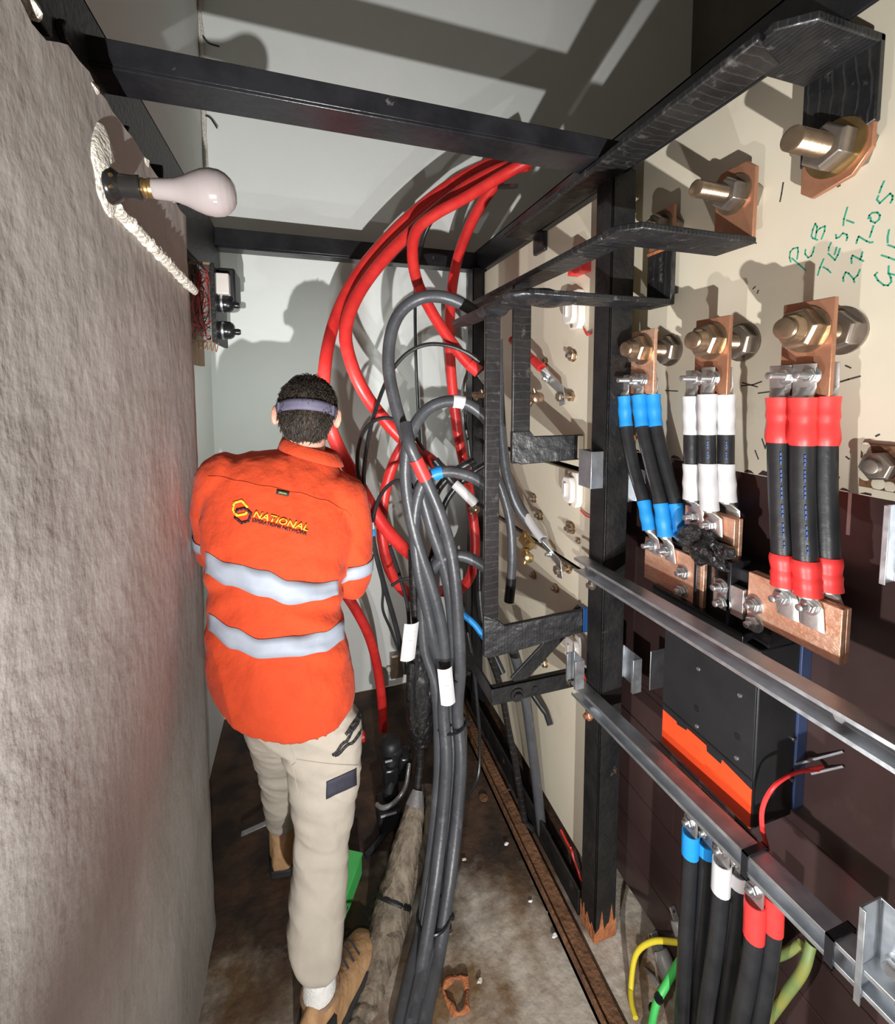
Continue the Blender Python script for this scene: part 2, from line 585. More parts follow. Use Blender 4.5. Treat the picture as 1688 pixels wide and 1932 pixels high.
def angle_post(y0, X0, z0, z1, a=.072, b=.075, t=.007, flip=1):
    mb = MB()
    mb.box(X0, X0 + t, *sorted((y0, y0 + flip * a)), z0, z1)
    mb.box(X0, X0 + b, *sorted((y0, y0 + flip * t)), z0, z1)
    return mb


p1 = obj('post', angle_post(1.041, .795, .0, 2.28), 'blackold', fr, bevel=.0025)
m2 = MB()
for (ax_, x0, x1) in (('y', 1.040, 1.113), ('x', .794, .871)):
    N = 9
    top = [.030 + .085 * random.random() * (1 if i_ % 2 else .45) for i_ in range(N + 1)]
    for i_ in range(N):
        u0, u1 = x0 + (x1 - x0) * i_ / N, x0 + (x1 - x0) * (i_ + 1) / N
        if ax_ == 'y':
            m2.prism([(.7938, u0, .002), (.7938, u1, .002), (.7938, u1, top[i_ + 1]), (.7938, u0, top[i_])], (.0012, 0, 0))
        else:
            m2.prism([(u0, 1.0398, .002), (u1, 1.0398, .002), (u1, 1.0398, top[i_ + 1]), (u0, 1.0398, top[i_])], (0, .0012, 0))
obj('rust_patch', m2, 'orangerust', p1, label='orange rust flaking at the foot of the black post')
obj('post', angle_post(2.09, .79, .02, 2.28), 'black', fr, bevel=.0025)
obj('post', angle_post(.338, .795, .0, 1.20, flip=-1), 'blackold', fr, bevel=.0025)
mb = MB().box(.835, .843, -.6, 2.2, 2.27, 2.385).box(.835, .91, -.6, 2.2, 2.377, 2.385)
obj('top_rail', mb, 'black', fr, bevel=.002)
mb = MB().box(-.372, .835, 1.00, 1.008, 2.272, 2.318).box(-.372, .835, 1.00, 1.085, 2.265, 2.273)
obj('cross_beam', mb, 'black', fr, bevel=.002)
mb = MB().box(-.372, .835, 2.16, 2.168, 2.30, 2.375).box(-.372, .835, 2.16, 2.235, 2.29, 2.30)
obj('cross_beam', mb, 'black', fr, bevel=.002)
mb = MB().box(-.372, -.364, -.6, 2.25, 2.14, 2.375).box(-.43, -.364, -.6, 2.25, 2.367, 2.375)
obj('wall_angle', mb, 'blackold', fr, bevel=.002)
obj('floor_sill', MB().box(.79, .798, 1.12, 2.3, .0, .085).box(.79, .85, 1.12, 2.3, .0, .008), 'blackold', fr, bevel=.002)
# cleats and bolt heads on the wall angle and the posts
for y, z in ((.74, 2.215), (1.32, 2.2)):
    obj('cleat', MB().box(-.364, -.335, y, y + .07, z - .035, z + .045), 'blackold', fr, bevel=.004)
for (y, z) in ((.90, 2.25), (1.16, 2.23), (1.55, 2.25)):
    obj('bolt_head', MB().nut((-.364, y, z), (1, 0, 0), .012, .016), 'blackold', fr)
for z in (1.105, .70):
    q = MB().nut((.795, 1.085, z), (-1, 0, 0), .014, .014)
    q.cyl((.782, 1.085, z), (.772, 1.085, z), .0075, n=12)
    obj('bolt_head', q, 'coppold' if z < 1 else 'steelnut', fr)
q = MB().nut((.87, 1.041, 1.545), (0, -1, 0), .012, .015).cyl((.87, 1.03, 1.545), (.87, 1.018, 1.545), .008, n=12)
obj('bolt_head', q, 'orangerust', fr, label='orange rusted bolt on the post beside the blue sleeved cables')

# bracket of flat steel standing out of the post (stay and sloping brace)
a0, a1 = ony(922, 1428, 1.19), ony(1117, 1368, 1.19)
mb = MB()
H = .026
mb.box(.515, .85, 1.186, 1.194, .745 - H, .745 + H)
mb.box(.515, .523, 1.19, 1.50, .745 - H, .745 + H)
mb.box(.515, .85, 1.186, 1.21, .745 + H - .004, .745 + H)
stay = obj('stay', mb, 'blackold', fr, bevel=.003)
obj('stay_bolt', MB().cyl((.597, 1.187, .74), (.597, 1.178, .74), .021, n=16).nut((.597, 1.178, .74), (0, -1, 0), .012, .014), 'blackold', stay)
obj('stay_bolt', MB().cyl((.66, 1.187, .745), (.66, 1.180, .745), .009, n=10), 'blackold', stay)
b0, b1 = Vector((.60, 1.20, .765)), Vector((.84, 1.20, .965))
dd = (b1 - b0).normalized()
nn = Vector((-dd.z, 0, dd.x)) * .024
obj('brace', MB().prism([b0 - nn, b1 - nn, b1 + nn, b0 + nn], (0, .008, 0)), 'blackold', fr, bevel=.002)
obj('floor_strip', MB().box(.70, .76, -.3, 2.2, .0, .022).box(.70, .708, -.3, 2.2, .0, .04), 'rust', fr, bevel=.002)

# ================================================================== boards
cb = thing('cream_terminal_board', (XP + .01, .45, 1.49), 'cream enamelled board at right with green handwriting and copper studs', 'board')
obj('board', MB().box(XP, XP + .022, -.35, 1.2, 1.49, 2.36), 'cream', cb, bevel=.001)
# chipped lower edge
m2 = MB()
y = -.3
while y < 1.15:
    wd = .012 + .03 * random.random()
    h = .004 + .008 * random.random()
    m2.prism([(XP - .0006, y, 1.492), (XP - .0006, y + wd, 1.492), (XP - .0006, y + wd * .7, 1.492 + h), (XP - .0006, y + wd * .3, 1.492 + h * .8)], (.002, 0, 0))
    y += wd + .03 * random.random()
obj('edge_chips', m2, 'brown', cb, kind='stuff', label='dark chips along the lower edge of the board')


def stroke(mb, pts, X, r=.0013):
    p = [onx(a, b, X) for a, b in pts]
    for i in range(len(p) - 1):
        d = (p[i + 1] - p[i])
        if d.length < 1e-6:
            continue
        d.normalize()
        n_ = Vector((0, -d.z, d.y)) * r
        e = d * r * .8
        mb.prism([p[i] - e - n_, p[i + 1] + e - n_, p[i + 1] + e + n_, p[i] - e + n_], (.0006, 0, 0))


hw = MB()
K = 228 / 1688


def z_(pts):
    return [(1460 + a * K, 320 + b * K) for a, b in pts]


for s_ in ([(232, 1290), (215, 1230), (225, 1150), (265, 1105), (330, 1090), (335, 1150), (320, 1250)], [(248, 1240), (340, 1320), (435, 1405)],   # P
           [(437, 1120), (432, 1180), (475, 1232), (520, 1205), (545, 1150), (560, 1085)],   # C
           [(605, 985), (540, 960), (520, 930), (540, 840), (575, 755), (600, 800), (590, 880), (575, 960)], [(590, 870), (640, 820), (710, 790), (705, 860), (660, 970)],   # B
           [(610, 1475), (640, 1370), (692, 1250)], [(685, 1362), (745, 1395), (790, 1440)],    # T
           [(795, 1022), (765, 1090), (760, 1135)], [(757, 1175), (850, 1265), (890, 1195), (920, 1105)], [(845, 1185), (872, 1090)],   # E
           [(862, 910), (868, 960), (910, 945), (960, 890), (1015, 910), (1022, 950), (1010, 990)],   # S
           [(965, 780), (975, 690), (1022, 530)], [(1012, 708), (1110, 745)],   # T
           [(968, 1560), (965, 1510), (1000, 1435), (1040, 1450), (1110, 1530), (1165, 1480), (1198, 1400)], [(1110, 1530), (1120, 1575)],   # 2
           [(1082, 1310), (1080, 1240), (1095, 1200), (1200, 1255), (1220, 1215), (1232, 1155)], [(1200, 1255), (1245, 1280)],   # 2
           [(1148, 1030), (1160, 985), (1180, 935), (1290, 1000), (1340, 1022), (1375, 1015)],   # 7
           [(1335, 945), (1360, 870), (1385, 790)],   # dash
           [(1315, 685), (1330, 640), (1370, 605), (1440, 600), (1478, 640), (1465, 700), (1410, 745), (1350, 720), (1345, 670)],  # 0
           [(1470, 325), (1500, 240), (1535, 165)], [(1455, 370), (1435, 420), (1475, 470), (1540, 410), (1620, 335), (1655, 370), (1650, 420), (1625, 465)],   # 5
           [(1440, 1440), (1405, 1475), (1450, 1550), (1530, 1615), (1590, 1620), (1635, 1570), (1630, 1510), (1600, 1450)], [(1600, 1350), (1595, 1450), (1690, 1475)],  # G
           [(1500, 1198), (1600, 1230), (1690, 1265)],   # 1
           [(1605, 845), (1585, 940), (1585, 1020)], [(1590, 1055), (1690, 1090), (1760, 1080)]):   # 5
    stroke(hw, z_(s_), XP - .0006)
obj('handwriting', hw, 'marker', cb, label='green felt pen handwriting PCB TEST 227-05 G15')
ik = MB()
for s_ in ([(1477, 345), (1474, 365), (1471, 380)], [(1580, 352), (1584, 350)], [(1398, 728), (1420, 726), (1436, 720)], [(1400, 722), (1428, 730)],
           [(1430, 742), (1452, 739)], [(1580, 722), (1600, 716), (1622, 710)], [(1595, 690), (1604, 694)], [(1255, 737), (1278, 738)],
           [(1424, 850), (1430, 866)], [(1575, 915), (1582, 900)], [(1652, 823), (1658, 820)], [(1596, 862), (1601, 866)], [(1575, 858), (1580, 861)],
           [(1437, 828), (1443, 846), (1446, 834)], [(1422, 455), (1426, 459)], [(1420, 545), (1424, 541)], [(1430, 548), (1428, 553)]):
    stroke(ik, s_, XP - .0006, .0014)
obj('paint_chips', ik, 'ink', cb, kind='stuff', label='black scratches and chips in the cream enamel')

bb = thing('brown_board', (XB, .5, .1), 'dark brown phenolic board below the cream terminal board, behind the breaker', 'board')
obj('board', MB().box(XB, XB + .02, -.35, 1.2, .735, 1.494), 'brown', bb, bevel=.001)
q = MB()
for (a, b) in (((1600, 935), (1607, 990)), ):
    q.box(XB - .001, XB + .001, onx(1604, 935, XB).y - .003, onx(1604, 935, XB).y + .003, 1.40, 1.485)
obj('scuff', q, 'galv', bb, label='pale scuff line below the cream board')
# boards low down behind the hanging cables, one plank above the other
for k in range(6):
    obj('plank', MB().box(XB + .003, XB + .022, -.35, 1.2, .014 + k * .12, .131 + k * .12), 'brown', bb, bevel=.002)

# far cream boards: three fields with black gaps between them
zs = [2.27, 1.415, 1.08, .095]
labs = ['upper far cream board with white ceramic fuse base behind the long bus bars',
        'middle far cream board behind the dropping taped bars, with large bronze studs',
        'lowest far cream board beside the floor, with white fuse base and red wire']
for k in range(3):
    t = thing('cream_back_board', (XF + .01, 1.6, zs[k + 1]), labs[k], 'board', 'cream back boards between the two posts')
    obj('board', MB().box(XF, XF + .02, 1.10, 2.086, zs[k + 1] + .010, zs[k] - .010), 'cream', t, bevel=.002)
    obj('edge_strip', MB().box(XF + .001, XF + .021, 1.075, 1.099, zs[k + 1] + .010, zs[k] - .010), 'creamdark', t, bevel=.002)
obj('wall_cabinet_back', MB().box(1.05, 1.07, -.3, 2.3, .0, 2.3), 'brown', kind='structure')

# ================================================================== taped bus bars
def bar(mb_pts, vec):
    return MB().prism(mb_pts, vec)


ph = [(.575, .112, 'nearest'), (.772, .095, 'middle'), (.985, .085, 'farthest')]
ZU, ZL = 2.107, 1.787
T = .011

# bar A: bare copper end on the nearest stud, up, out of the board, then along under the top rail
A = thing('bus_bar', (.80, 1.0, 2.04), 'thick taped bus bar nearest the top rail, rising from the largest copper end', 'bus bar', 'taped bus bars')
y0, y1 = .52, .632
obj('bare_end', MB().prism([(.905, y0, 2.165), (.905, y0, 2.085), (.905, y0 + .028, 2.050), (.905, y1 - .02, 2.036), (.905, y1, 2.052), (.905, y1, 2.165)], (.010, 0, 0)),
    'coppold', A, bevel=.0015, label='bare tarnished copper end with the stud through it')
obj('riser', MB().prism([(.903, y0 - .003, 2.125), (.903, y1 + .003, 2.098), (.903, y1 + .003, 2.262), (.903, y0 - .003, 2.262)], (.014, 0, 0)), 'tapeY', A, bevel=.003)
obj('arm', MB().prism([(.735, y1 - .025, 2.247), (.765, y1 + .003, 2.247), (.917, y1 + .003, 2.247), (.917, y0 - .003, 2.247), (.760, y0 - .003, 2.247), (.715, y0 + .035, 2.247)], (0, 0, .015)),
    'tapeX', A, bevel=.003)
obj('run', MB().prism([(.711, .575, 2.2462), (.800, .60, 2.2462), (.800, 1.56, 2.2462), (.711, 1.56, 2.2462)], (0, 0, .0166)), 'tapeY', A, bevel=.004)
obj('foot', MB().prism([(.712, 1.48, 2.247), (.712, 1.56, 2.247), (.86, 1.56, 2.247), (.86, 1.48, 2.247)], (0, 0, .014)).box(.836, .852, 1.478, 1.562, 2.19, 2.26), 'tape', A, bevel=.004)

# bar B: middle bar, out of the board below its stud, along, then dropping to the board again
B = thing('bus_bar', (.70, 1.1, 1.45), 'taped bus bar in the middle of the three, its drop behind the front drop', 'bus bar', 'taped bus bars')
y0, y1 = .725, .82
zb = 2.003
obj('bare_end', MB().prism([(.905, y0, zb), (.905, y1, zb), (.905, y1, 2.155), (.905, y1 - .012, 2.168), (.905, y0 + .022, 2.168), (.905, y0, 2.148)], (.010, 0, 0)),
    'coppold', B, bevel=.0015, label='bare tarnished copper end with the stud through it')
obj('arm', MB().prism([(.585, y1 - .02, zb), (.62, y1 + .002, zb), (.915, y1 + .002, zb), (.915, y0 - .002, zb), (.62, y0 - .002, zb), (.585, y0 + .03, zb)], (0, 0, -.014)), 'tapeX', B, bevel=.003)
obj('run', MB().prism([(.583, .80, zb + .0008), (.661, .78, zb + .0008), (.661, 1.57, zb + .0008), (.583, 1.57, zb + .0008)], (0, 0, -.0156)), 'tapeY', B, bevel=.004)
zf0, zf1 = onx(990, 873, .64).z, 0
zf = ony(1050, 845, 1.224).z
obj('drop', MB().prism([(.590, 1.218, zf - .042), (.650, 1.218, zf - .042), (.650, 1.218, zb - .005), (.590, 1.218, zb - .005)], (0, .012, 0)), 'tapeZ', B, bevel=.003)
obj('foot', MB().prism([(.588, 1.217, zf - .034), (.622, 1.217, zf - .046), (.84, 1.217, zf - .040), (.84, 1.217, zf + .040), (.665, 1.217, zf + .040), (.650, 1.217, zf + .058), (.588, 1.217, zf + .058)], (0, .013, 0)), 'tapeX', B, bevel=.003)
q = MB().box(.818, .843, 1.2155, 1.232, zf - .038, zf + .038)
obj('bare_tip', q, 'creamdark', B, bevel=.004, label='bare pale end of the foot against the board')

# bar C: lowest and farthest bar, with a lump of tape, its own drop in front
C_ = thing('bus_bar', (.62, 1.2, .95), 'lowest of the three taped bus bars, with a lumpy tape joint and the front drop', 'bus bar', 'taped bus bars')
y0, y1 = .943, 1.027
zc = 1.915
obj('bare_end', MB().prism([(.905, y0, 2.0), (.905, y1, 2.0), (.905, y1, 2.155), (.905, y0, 2.155)], (.010, 0, 0)), 'coppold', C_, bevel=.0015,
    label='bare tarnished copper end behind the middle bar')
obj('riser', MB().box(.903, .917, y0 - .002, y1 + .002, zc - .004, 2.045), 'tapeY', C_, bevel=.003)
obj('red_stripe', MB().box(.902, .918, y0 - .003, y1 + .003, 2.045, 2.052), 'orangerust', C_, label='thin orange band above the tape')
obj('arm', MB().prism([(.475, y1 - .02, zc), (.51, y1 + .002, zc), (.917, y1 + .002, zc), (.917, y0 - .002, zc), (.51, y0 - .002, zc), (.475, y0 + .03, zc)], (0, 0, -.014)), 'tapeX', C_, bevel=.003)
obj('run', MB().prism([(.477, .99, zc + .0008), (.546, 1.0, zc + .0008), (.546, 1.47, zc + .0008), (.528, 1.50, zc + .0008), (.498, 1.50, zc + .0008), (.477, 1.47, zc + .0008)], (0, 0, -.0156)), 'tapeY', C_, bevel=.004)


def lump(c, rx, ry, rz, amp, fr_=22, n=26, m=18):
    q = MB().ball(c, rx, ry, rz, n, m)
    c = Vector(c)
    q.v = [p + (p - c).normalized() * amp * noise.noise(p * fr_ + Vector((3, 1, 7))) for p in q.v]
    return q


obj('tape_joint', lump((.555, .995, zc - .010), .105, .052, .019, .012, 30), 'tape', C_, label='lumpy joint of glossy black tape')
obj('tape_joint', lump((.51, 1.19, zc - .010), .040, .060, .020, .010, 30), 'tape', C_)
zd = ony(1050, 1180, 1.19).z
obj('drop', MB().prism([(.488, 1.184, zd - .05), (.534, 1.184, zd - .05), (.534, 1.184, zc - .006), (.488, 1.184, zc - .006)], (0, .012, 0)), 'tapeZ', C_, bevel=.003)
obj('foot', MB().prism([(.486, 1.183, zd - .052), (.505, 1.183, zd - .062), (.838, 1.183, zd - .035), (.838, 1.183, zd + .042), (.556, 1.183, zd + .032), (.536, 1.183, zd + .052), (.486, 1.183, zd + .075)], (0, .013, 0)), 'tapeX', C_, bevel=.003)
obj('blue_band', MB().box(.83, .848, 1.181, 1.198, zd - .036, zd + .044), 'bluetape', C_, bevel=.002, label='blue tape band at the board end of the foot')

# ================================================================== studs through the near cream board
for i, (y, wd, nm) in enumerate(ph):
    t = thing('terminal_stud', (.90, y, ZU - .03), {0: 'large bare bronze stud with hex nut at top right, in the nearest bus bar end',
              1: 'bare bronze stud with hex nut in the middle upper copper end, left of the handwriting',
              2: 'bronze stud mostly hidden above the second bus bar arm, farthest of the upper row'}[i], 'stud', 'upper row of studs')
    s = 1.1 if i == 0 else .95
    obj('stud', MB().thread((.950, y, ZU), (-1, 0, 0), .155 if i < 2 else .09, .0185 * s, .0032), 'bronze', t)
    obj('nut', MB().nut((.903, y, ZU), (-1, 0, 0), .032 * s, .036 * s, .4), 'steelnut', t, bevel=.0012)
    obj('washer', MB().cyl((.905, y, ZU), (.901, y, ZU), .044 * s, n=28), 'bronze' if i else 'brass', t)
    obj('rear_nut', MB().nut((.950, y, ZU), (-1, 0, 0), .034, .038 * s, .2), 'steelnut', t, bevel=.0012)
for i, (y, wd, nm) in enumerate(ph):
    t = thing('terminal_stud', (.88, y, ZL - .03), {0: 'largest lower bronze stud with double nuts, above the red sleeved cables',
              1: 'lower bronze stud with double nuts above the white sleeved cables',
              2: 'smallest looking lower bronze stud with double nuts, above the blue sleeved cables'}[i], 'stud', 'lower row of studs')
    obj('stud', MB().thread((.950, y, ZL), (-1, 0, 0), .152, .0185, .0032), 'bronze', t)
    obj('nut', MB().nut((.854, y, ZL), (-1, 0, 0), .030, .037, .1), 'bronze', t, bevel=.0015)
    obj('washer', MB().cyl((.857, y, ZL), (.853, y, ZL), .041, n=28), 'bronze', t)
    obj('collar', MB().cyl((.826, y, ZL), (.808, y, ZL), .026, .021, n=24), 'bronze', t)
    obj('rear_nut', MB().nut((.950, y, ZL), (-1, 0, 0), .030, .038, .3), 'steelnut', t, bevel=.0015)
    obj('rear_washer', MB().cyl((.950, y, ZL), (.944, y, ZL), .043, n=28), 'steelnut', t)

# ================================================================== copper links, lugs and sleeved cables
def bolt_set(parent, p, name='bolt', L=.045, r=.0065, m='zinc', nutr=.0125, back=0):
    p = Vector(p)
    q = MB().cyl(p, p + Vector((-.003, 0, 0)), nutr * 1.35, n=18)
    q.nut(p + Vector((-.003, 0, 0)), (-1, 0, 0), .011, nutr, random.random())
    b = obj(name, q, m, parent, bevel=.0006)
    obj('shank', MB().thread(p + Vector((-.010, 0, 0)), (-1, 0, 0), L - .012, r, .0018), m, b)
    return b


def sleeve_tube(path, r, wob=.0012, neck=None):
    n = len(path)
    rs = []
    for i in range(n):
        t = i / (n - 1)
        a = r + wob * math.sin(t * 9 + r * 900)
        if t < .06 or t > .94:
            a -= .0012
        if neck == 'start' and t < .5:
            a = r * (1 + .035 * math.cos(t * 12.5)) + .0004
        rs.append(a)
    return MB().tube(path, rs, 18)


def phase_cable(name, label, pix, X, r, slm, f0, f1, lug0=True, lug1=True, dx=(0, 0), group=None, legend=False, wl=.036):
    """cable with heat shrink sleeves at both ends and a crimped lug at each end; f0/f1 = fractions covered"""
    ctrl = [onx(a, b, X + dx[0] + (dx[1] - dx[0]) * k / (len(pix) - 1)) for k, (a, b) in enumerate(pix)]
    pts = spline(ctrl, 12)
    n = len(pts)
    i0, i1 = int(n * f0), int(n * (1 - f1))
    base = pts[-1] if pts[-1].z < pts[0].z else pts[0]
    t = thing(name, base, label, 'cable', group)
    obj('sheath', MB().tube(pts, r, 18), 'blackcable', t)
    if f0 > 0:
        obj('sleeve', sleeve_tube(pts[:i0 + 1], r * 1.12, neck='start'), slm, t)
    if f1 > 0:
        obj('sleeve', sleeve_tube(pts[i1:][::-1], r * 1.12, neck='start'), slm, t)
    if legend:
        m_ = pts[i0 + 2:i1 - 1]
        q = MB()
        for k in range(0, len(m_) - 1, 1):
            if k % 4 == 3:
                continue
            d = (m_[k + 1] - m_[k])
            c = m_[k] + d * .5 + Vector((-.74, -.66, 0)) * (r * .985)
            q.rbox(c, .0012, .0035, d.length * .36, (0, 0, R(-41)))
        obj('printed_legend', q, 'bluecable', t, kind='stuff', label='blue printed legend along the sheath')
    for yes, p, d in ((lug0, pts[0], pts[0] - pts[3]), (lug1, pts[-1], pts[-1] - pts[-4])):
        if not yes:
            continue
        s = 1 if d.z > 0 else -1
        Xl = yes
        e = Vector((0, d.y / abs(d.z) if abs(d.z) > 1e-6 else 0, s))
        q = MB()
        ra = [p - e * .012 + Vector((math.cos(k * math.pi / 6) * r * .9, math.sin(k * math.pi / 6) * r * .9, 0)) for k in range(12)]
        rb = [p + e * .004 + Vector((math.cos(k * math.pi / 6) * r * .85, math.sin(k * math.pi / 6) * r * .85, 0)) for k in range(12)]
        c2 = p + e * .018
        rc = [Vector((Xl + math.cos(k * math.pi / 6) * .003, c2.y + math.sin(k * math.pi / 6) * wl / 2, c2.z)) for k in range(12)]
        c3 = p + e * .060
        rd = [Vector((Xl + math.cos(k * math.pi / 6) * .003, c3.y + math.sin(k * math.pi / 6) * wl / 2, c3.z)) for k in range(12)]
        q.rings([ra, rb, rc, rd])
        obj('lug', q, 'tin', t, bevel=.0008)
    return t, pts


for i, (y, wd, nm) in enumerate(ph):
    t = thing('copper_link', (.86, y, 1.68), {0: 'short copper strip on the nearest lower stud, holding the red sleeved lugs',
              1: 'short copper strip on the middle lower stud, holding the white sleeved lugs',
              2: 'short copper strip on the farthest lower stud, holding the blue sleeved lugs'}[i], 'copper strip', 'copper strips below the lower studs')
    obj('strip', MB().box(.857, .867, y - .043, y + .043, 1.668, 1.838), 'copper' if i == 2 else 'coppold', t, bevel=.0015)
    for dy in (-.020, .022):
        bolt_set(t, (.846, y + dy, 1.705), L=.05 if dy > 0 else .042)
    q = MB().nut((.873, y - .02, 1.705), (1, 0, 0), .012, .0125)
    obj('rear_bolt', q, 'zinc', t)

# blue, white and red groups of three
G = 'cables between the lower studs and the breaker'
blue = [([(1178, 748), (1181, 805), (1195, 880), (1214, 945), (1226, 1000)], (0, 0), .42, .32, 'blue sleeved black cable, left one of the blue three'),
        ([(1205, 746), (1211, 805), (1228, 880), (1246, 950), (1255, 1012)], (0, .0), .40, .30, 'blue sleeved black cable, middle one of the blue three'),
        ([(1231, 745), (1237, 805), (1255, 880), (1274, 950), (1282, 1012)], (.028, .03), .40, .32, 'blue sleeved black cable, right one of the blue three')]
for pix, dx, a, b, lb in blue:
    phase_cable('power_cable', lb, pix, .846, .0165, 'bluesl', .26, .25, .848 + dx[0], .852 + dx[1], dx, G)
white = [([(1304, 748), (1304, 820), (1304, 880), (1305, 942)], (0, 0), 'white sleeved black cable, left one of the white three'),
         ([(1334, 744), (1334, 820), (1335, 880), (1338, 962)], (-.004, 0), 'white sleeved black cable, middle one of the white three, hanging lowest'),
         ([(1368, 745), (1369, 820), (1369, 880), (1371, 946)], (.028, .028), 'white sleeved black cable, right one of the white three')]
for k, (pix, dx, lb) in enumerate(white):
    phase_cable('power_cable', lb, pix, .846, .0168, 'whitesl', .35, .36, .848 + dx[0], .862 + dx[1], dx, G, legend=(k > 0))
red = [([(1470, 750), (1469, 835), (1471, 930), (1476, 1030), (1479, 1105)], (0, 0), 'red sleeved black cable, left one of the red three'),
       ([(1515, 750), (1514, 840), (1514, 930), (1519, 1040), (1524, 1122)], (-.004, 0), 'red sleeved black cable, middle and thickest looking of the red three'),
       ([(1557, 748), (1556, 840), (1556, 930), (1560, 1035), (1562, 1112)], (.028, .03), 'red sleeved black cable, right one of the red three')]
for k, (pix, dx, lb) in enumerate(red):
    phase_cable('power_cable', lb, pix, .846, .0190, 'redsl', .25, .21, .848 + dx[0], .852 + dx[1], dx, G, legend=(k < 2), wl=.042)

# ================================================================== circuit breaker with its copper extension plates
XA = .856


def plate(name, tl, br, X, label, m='copper', parent=None, th=.010):
    a, b = onx(*tl, X), onx(*br, X)
    ya, yb, za, zb_ = max(a.y, b.y), min(a.y, b.y), max(a.z, b.z), min(a.z, b.z)
    t = thing(name, (X, (ya + yb) / 2, zb_), label, 'copper plate', 'copper plates on the breaker')
    obj('plate', MB().box(X, X + th, yb, ya, zb_, za), m, t, bevel=.0012)
    return t, ya, yb, za, zb_


cbk = thing('circuit_breaker', (.90, .74, .775), 'black moulded circuit breaker with orange red lower cover between the two strut channels', 'breaker')
Y0, Y1 = .622, .862
zt = 1.16
obj('body', MB().box(.850, .962, Y0, Y1, .778, zt), 'plblack', cbk, bevel=.003)
f = obj('front_cover', MB().prism([(.8495, Y1, .868), (.8495, Y1 - .045, .868), (.8495, Y1 - .047, .862), (.8495, Y1 - .075, .868), (.8495, Y1 - .078, .878), (.8495, Y1 - .13, .878),
                                   (.8495, Y1 - .132, .862), (.8495, Y1 - .168, .862), (.8495, Y1 - .170, .874), (.8495, Y0 + .002, .866), (.8495, Y0 + .002, zt - .01), (.8495, Y1, zt - .01)], (-.004, 0, 0)),
        'plblack', cbk, bevel=.001)
obj('terminal_cover', MB().box(.8465, .8496, Y0 + .002, Y1, .780, .874), 'orange', cbk, bevel=.001, label='orange red lower cover')
obj('seam', MB().box(.844, .8456, Y0 + .002, Y1, .884, .888), 'plblack2', cbk)
for (a, b) in ((1317, 1262), (1395, 1312), (1314, 1370), (1389, 1430)):
    p = onx(a, b, .8455)
    obj('screw', MB().cyl(p, p + Vector((-.002, 0, 0)), .0048, .004, n=12), 'zinc', cbk, label='small bright screw')
for (a, b) in ((1314, 1337), (1391, 1390)):
    p = onx(a, b, .8455)
    obj('lock_hole', MB().cyl(p, p + Vector((-.0012, 0, 0)), .007, n=14), 'plblack2', cbk)
obj('back_plate', MB().box(.962, .9895, Y0 - .004, Y1 + .004, .79, 1.27), 'blueback', cbk, bevel=.001, label='dark blue rear base')
obj('top_ledge', MB().box(.842, .962, .655, .905, 1.148, 1.178), 'plblack2', cbk, bevel=.002)
obj('top_block', MB().box(.872, .962, Y0, Y1 + .04, 1.16, 1.30), 'plblack2', cbk, bevel=.003)
obj('barrier', MB().box(.845, .90, .775, .783, 1.165, 1.315), 'plblack2', cbk, bevel=.001)
obj('barrier', MB().box(.845, .90, .690, .698, 1.165, 1.315), 'plblack2', cbk, bevel=.001)
for z in (.86, .95, 1.04):
    obj('rivet', MB().cyl((.955, Y0, z), (.955, Y0 - .003, z), .004, n=10), 'zinc', cbk)

t, ya, yb, za, zb_ = plate('copper_plate', (1217, 1012), (1325, 1150), XA, 'bright embossed copper plate under the blue sleeved cables')
bolt_set(t, (XA - .007, onx(1232, 1028, XA).y, onx(1232, 1028, XA).z), L=.03)
bolt_set(t, (XA - .007, onx(1262, 1038, XA).y, onx(1262, 1038, XA).z), L=.03)
for (a, b) in ((1290, 1080), (1288, 1114)):
    p = onx(a, b, XA)
    bolt_set(t, p, L=.026, m='zinc')
t, ya, yb, za, zb_ = plate('copper_plate', (1292, 952), (1384, 1030), .868, 'copper plate under the white sleeved cables, above the black tape')
obj('second_plate', MB().box(.882, .892, yb, ya, zb_ - .06, za), 'copper', t, bevel=.001)
bolt_set(t, onx(1308, 975, .862), L=.03)
bolt_set(t, onx(1340, 990, .862), L=.03)
t, ya, yb, za, zb_ = plate('copper_plate', (1412, 1078), (1583, 1256), XA, 'bright embossed copper plate under the red sleeved cables, largest of the copper plates')
obj('second_plate', MB().box(XA + .013, XA + .023, yb, ya, zb_, za), 'copper', t, bevel=.001)
for (a, b) in ((1476, 1126), (1528, 1142)):
    bolt_set(t, onx(a, b, XA - .007), L=.032)
for (a, b) in ((1424, 1140), (1424, 1175)):
    bolt_set(t, onx(a, b, XA), L=.028, nutr=.014)
# small embossed dimples on both big plates
for (tt, x0, x1, ztop, zl, zs2) in ((None, 1222, 1300, 1050, 0, 0),):
    pass
t, ya, yb, za, zb_ = plate('copper_plate', (1346, 1088), (1400, 1170), .848, 'small tinned plate with two bolts between the black barriers', m='tin', th=.014)
for (a, b) in ((1362, 1106), (1366, 1136)):
    bolt_set(t, onx(a, b, .848), L=.03)
q = lump((.850, .765, 1.325), .030, .075, .034, .030, 38, 40, 28)
tl_ = obj('tape_lump', q, 'gloss', label='crumpled lump of glossy black tape below the white sleeved cables', cat='tape')

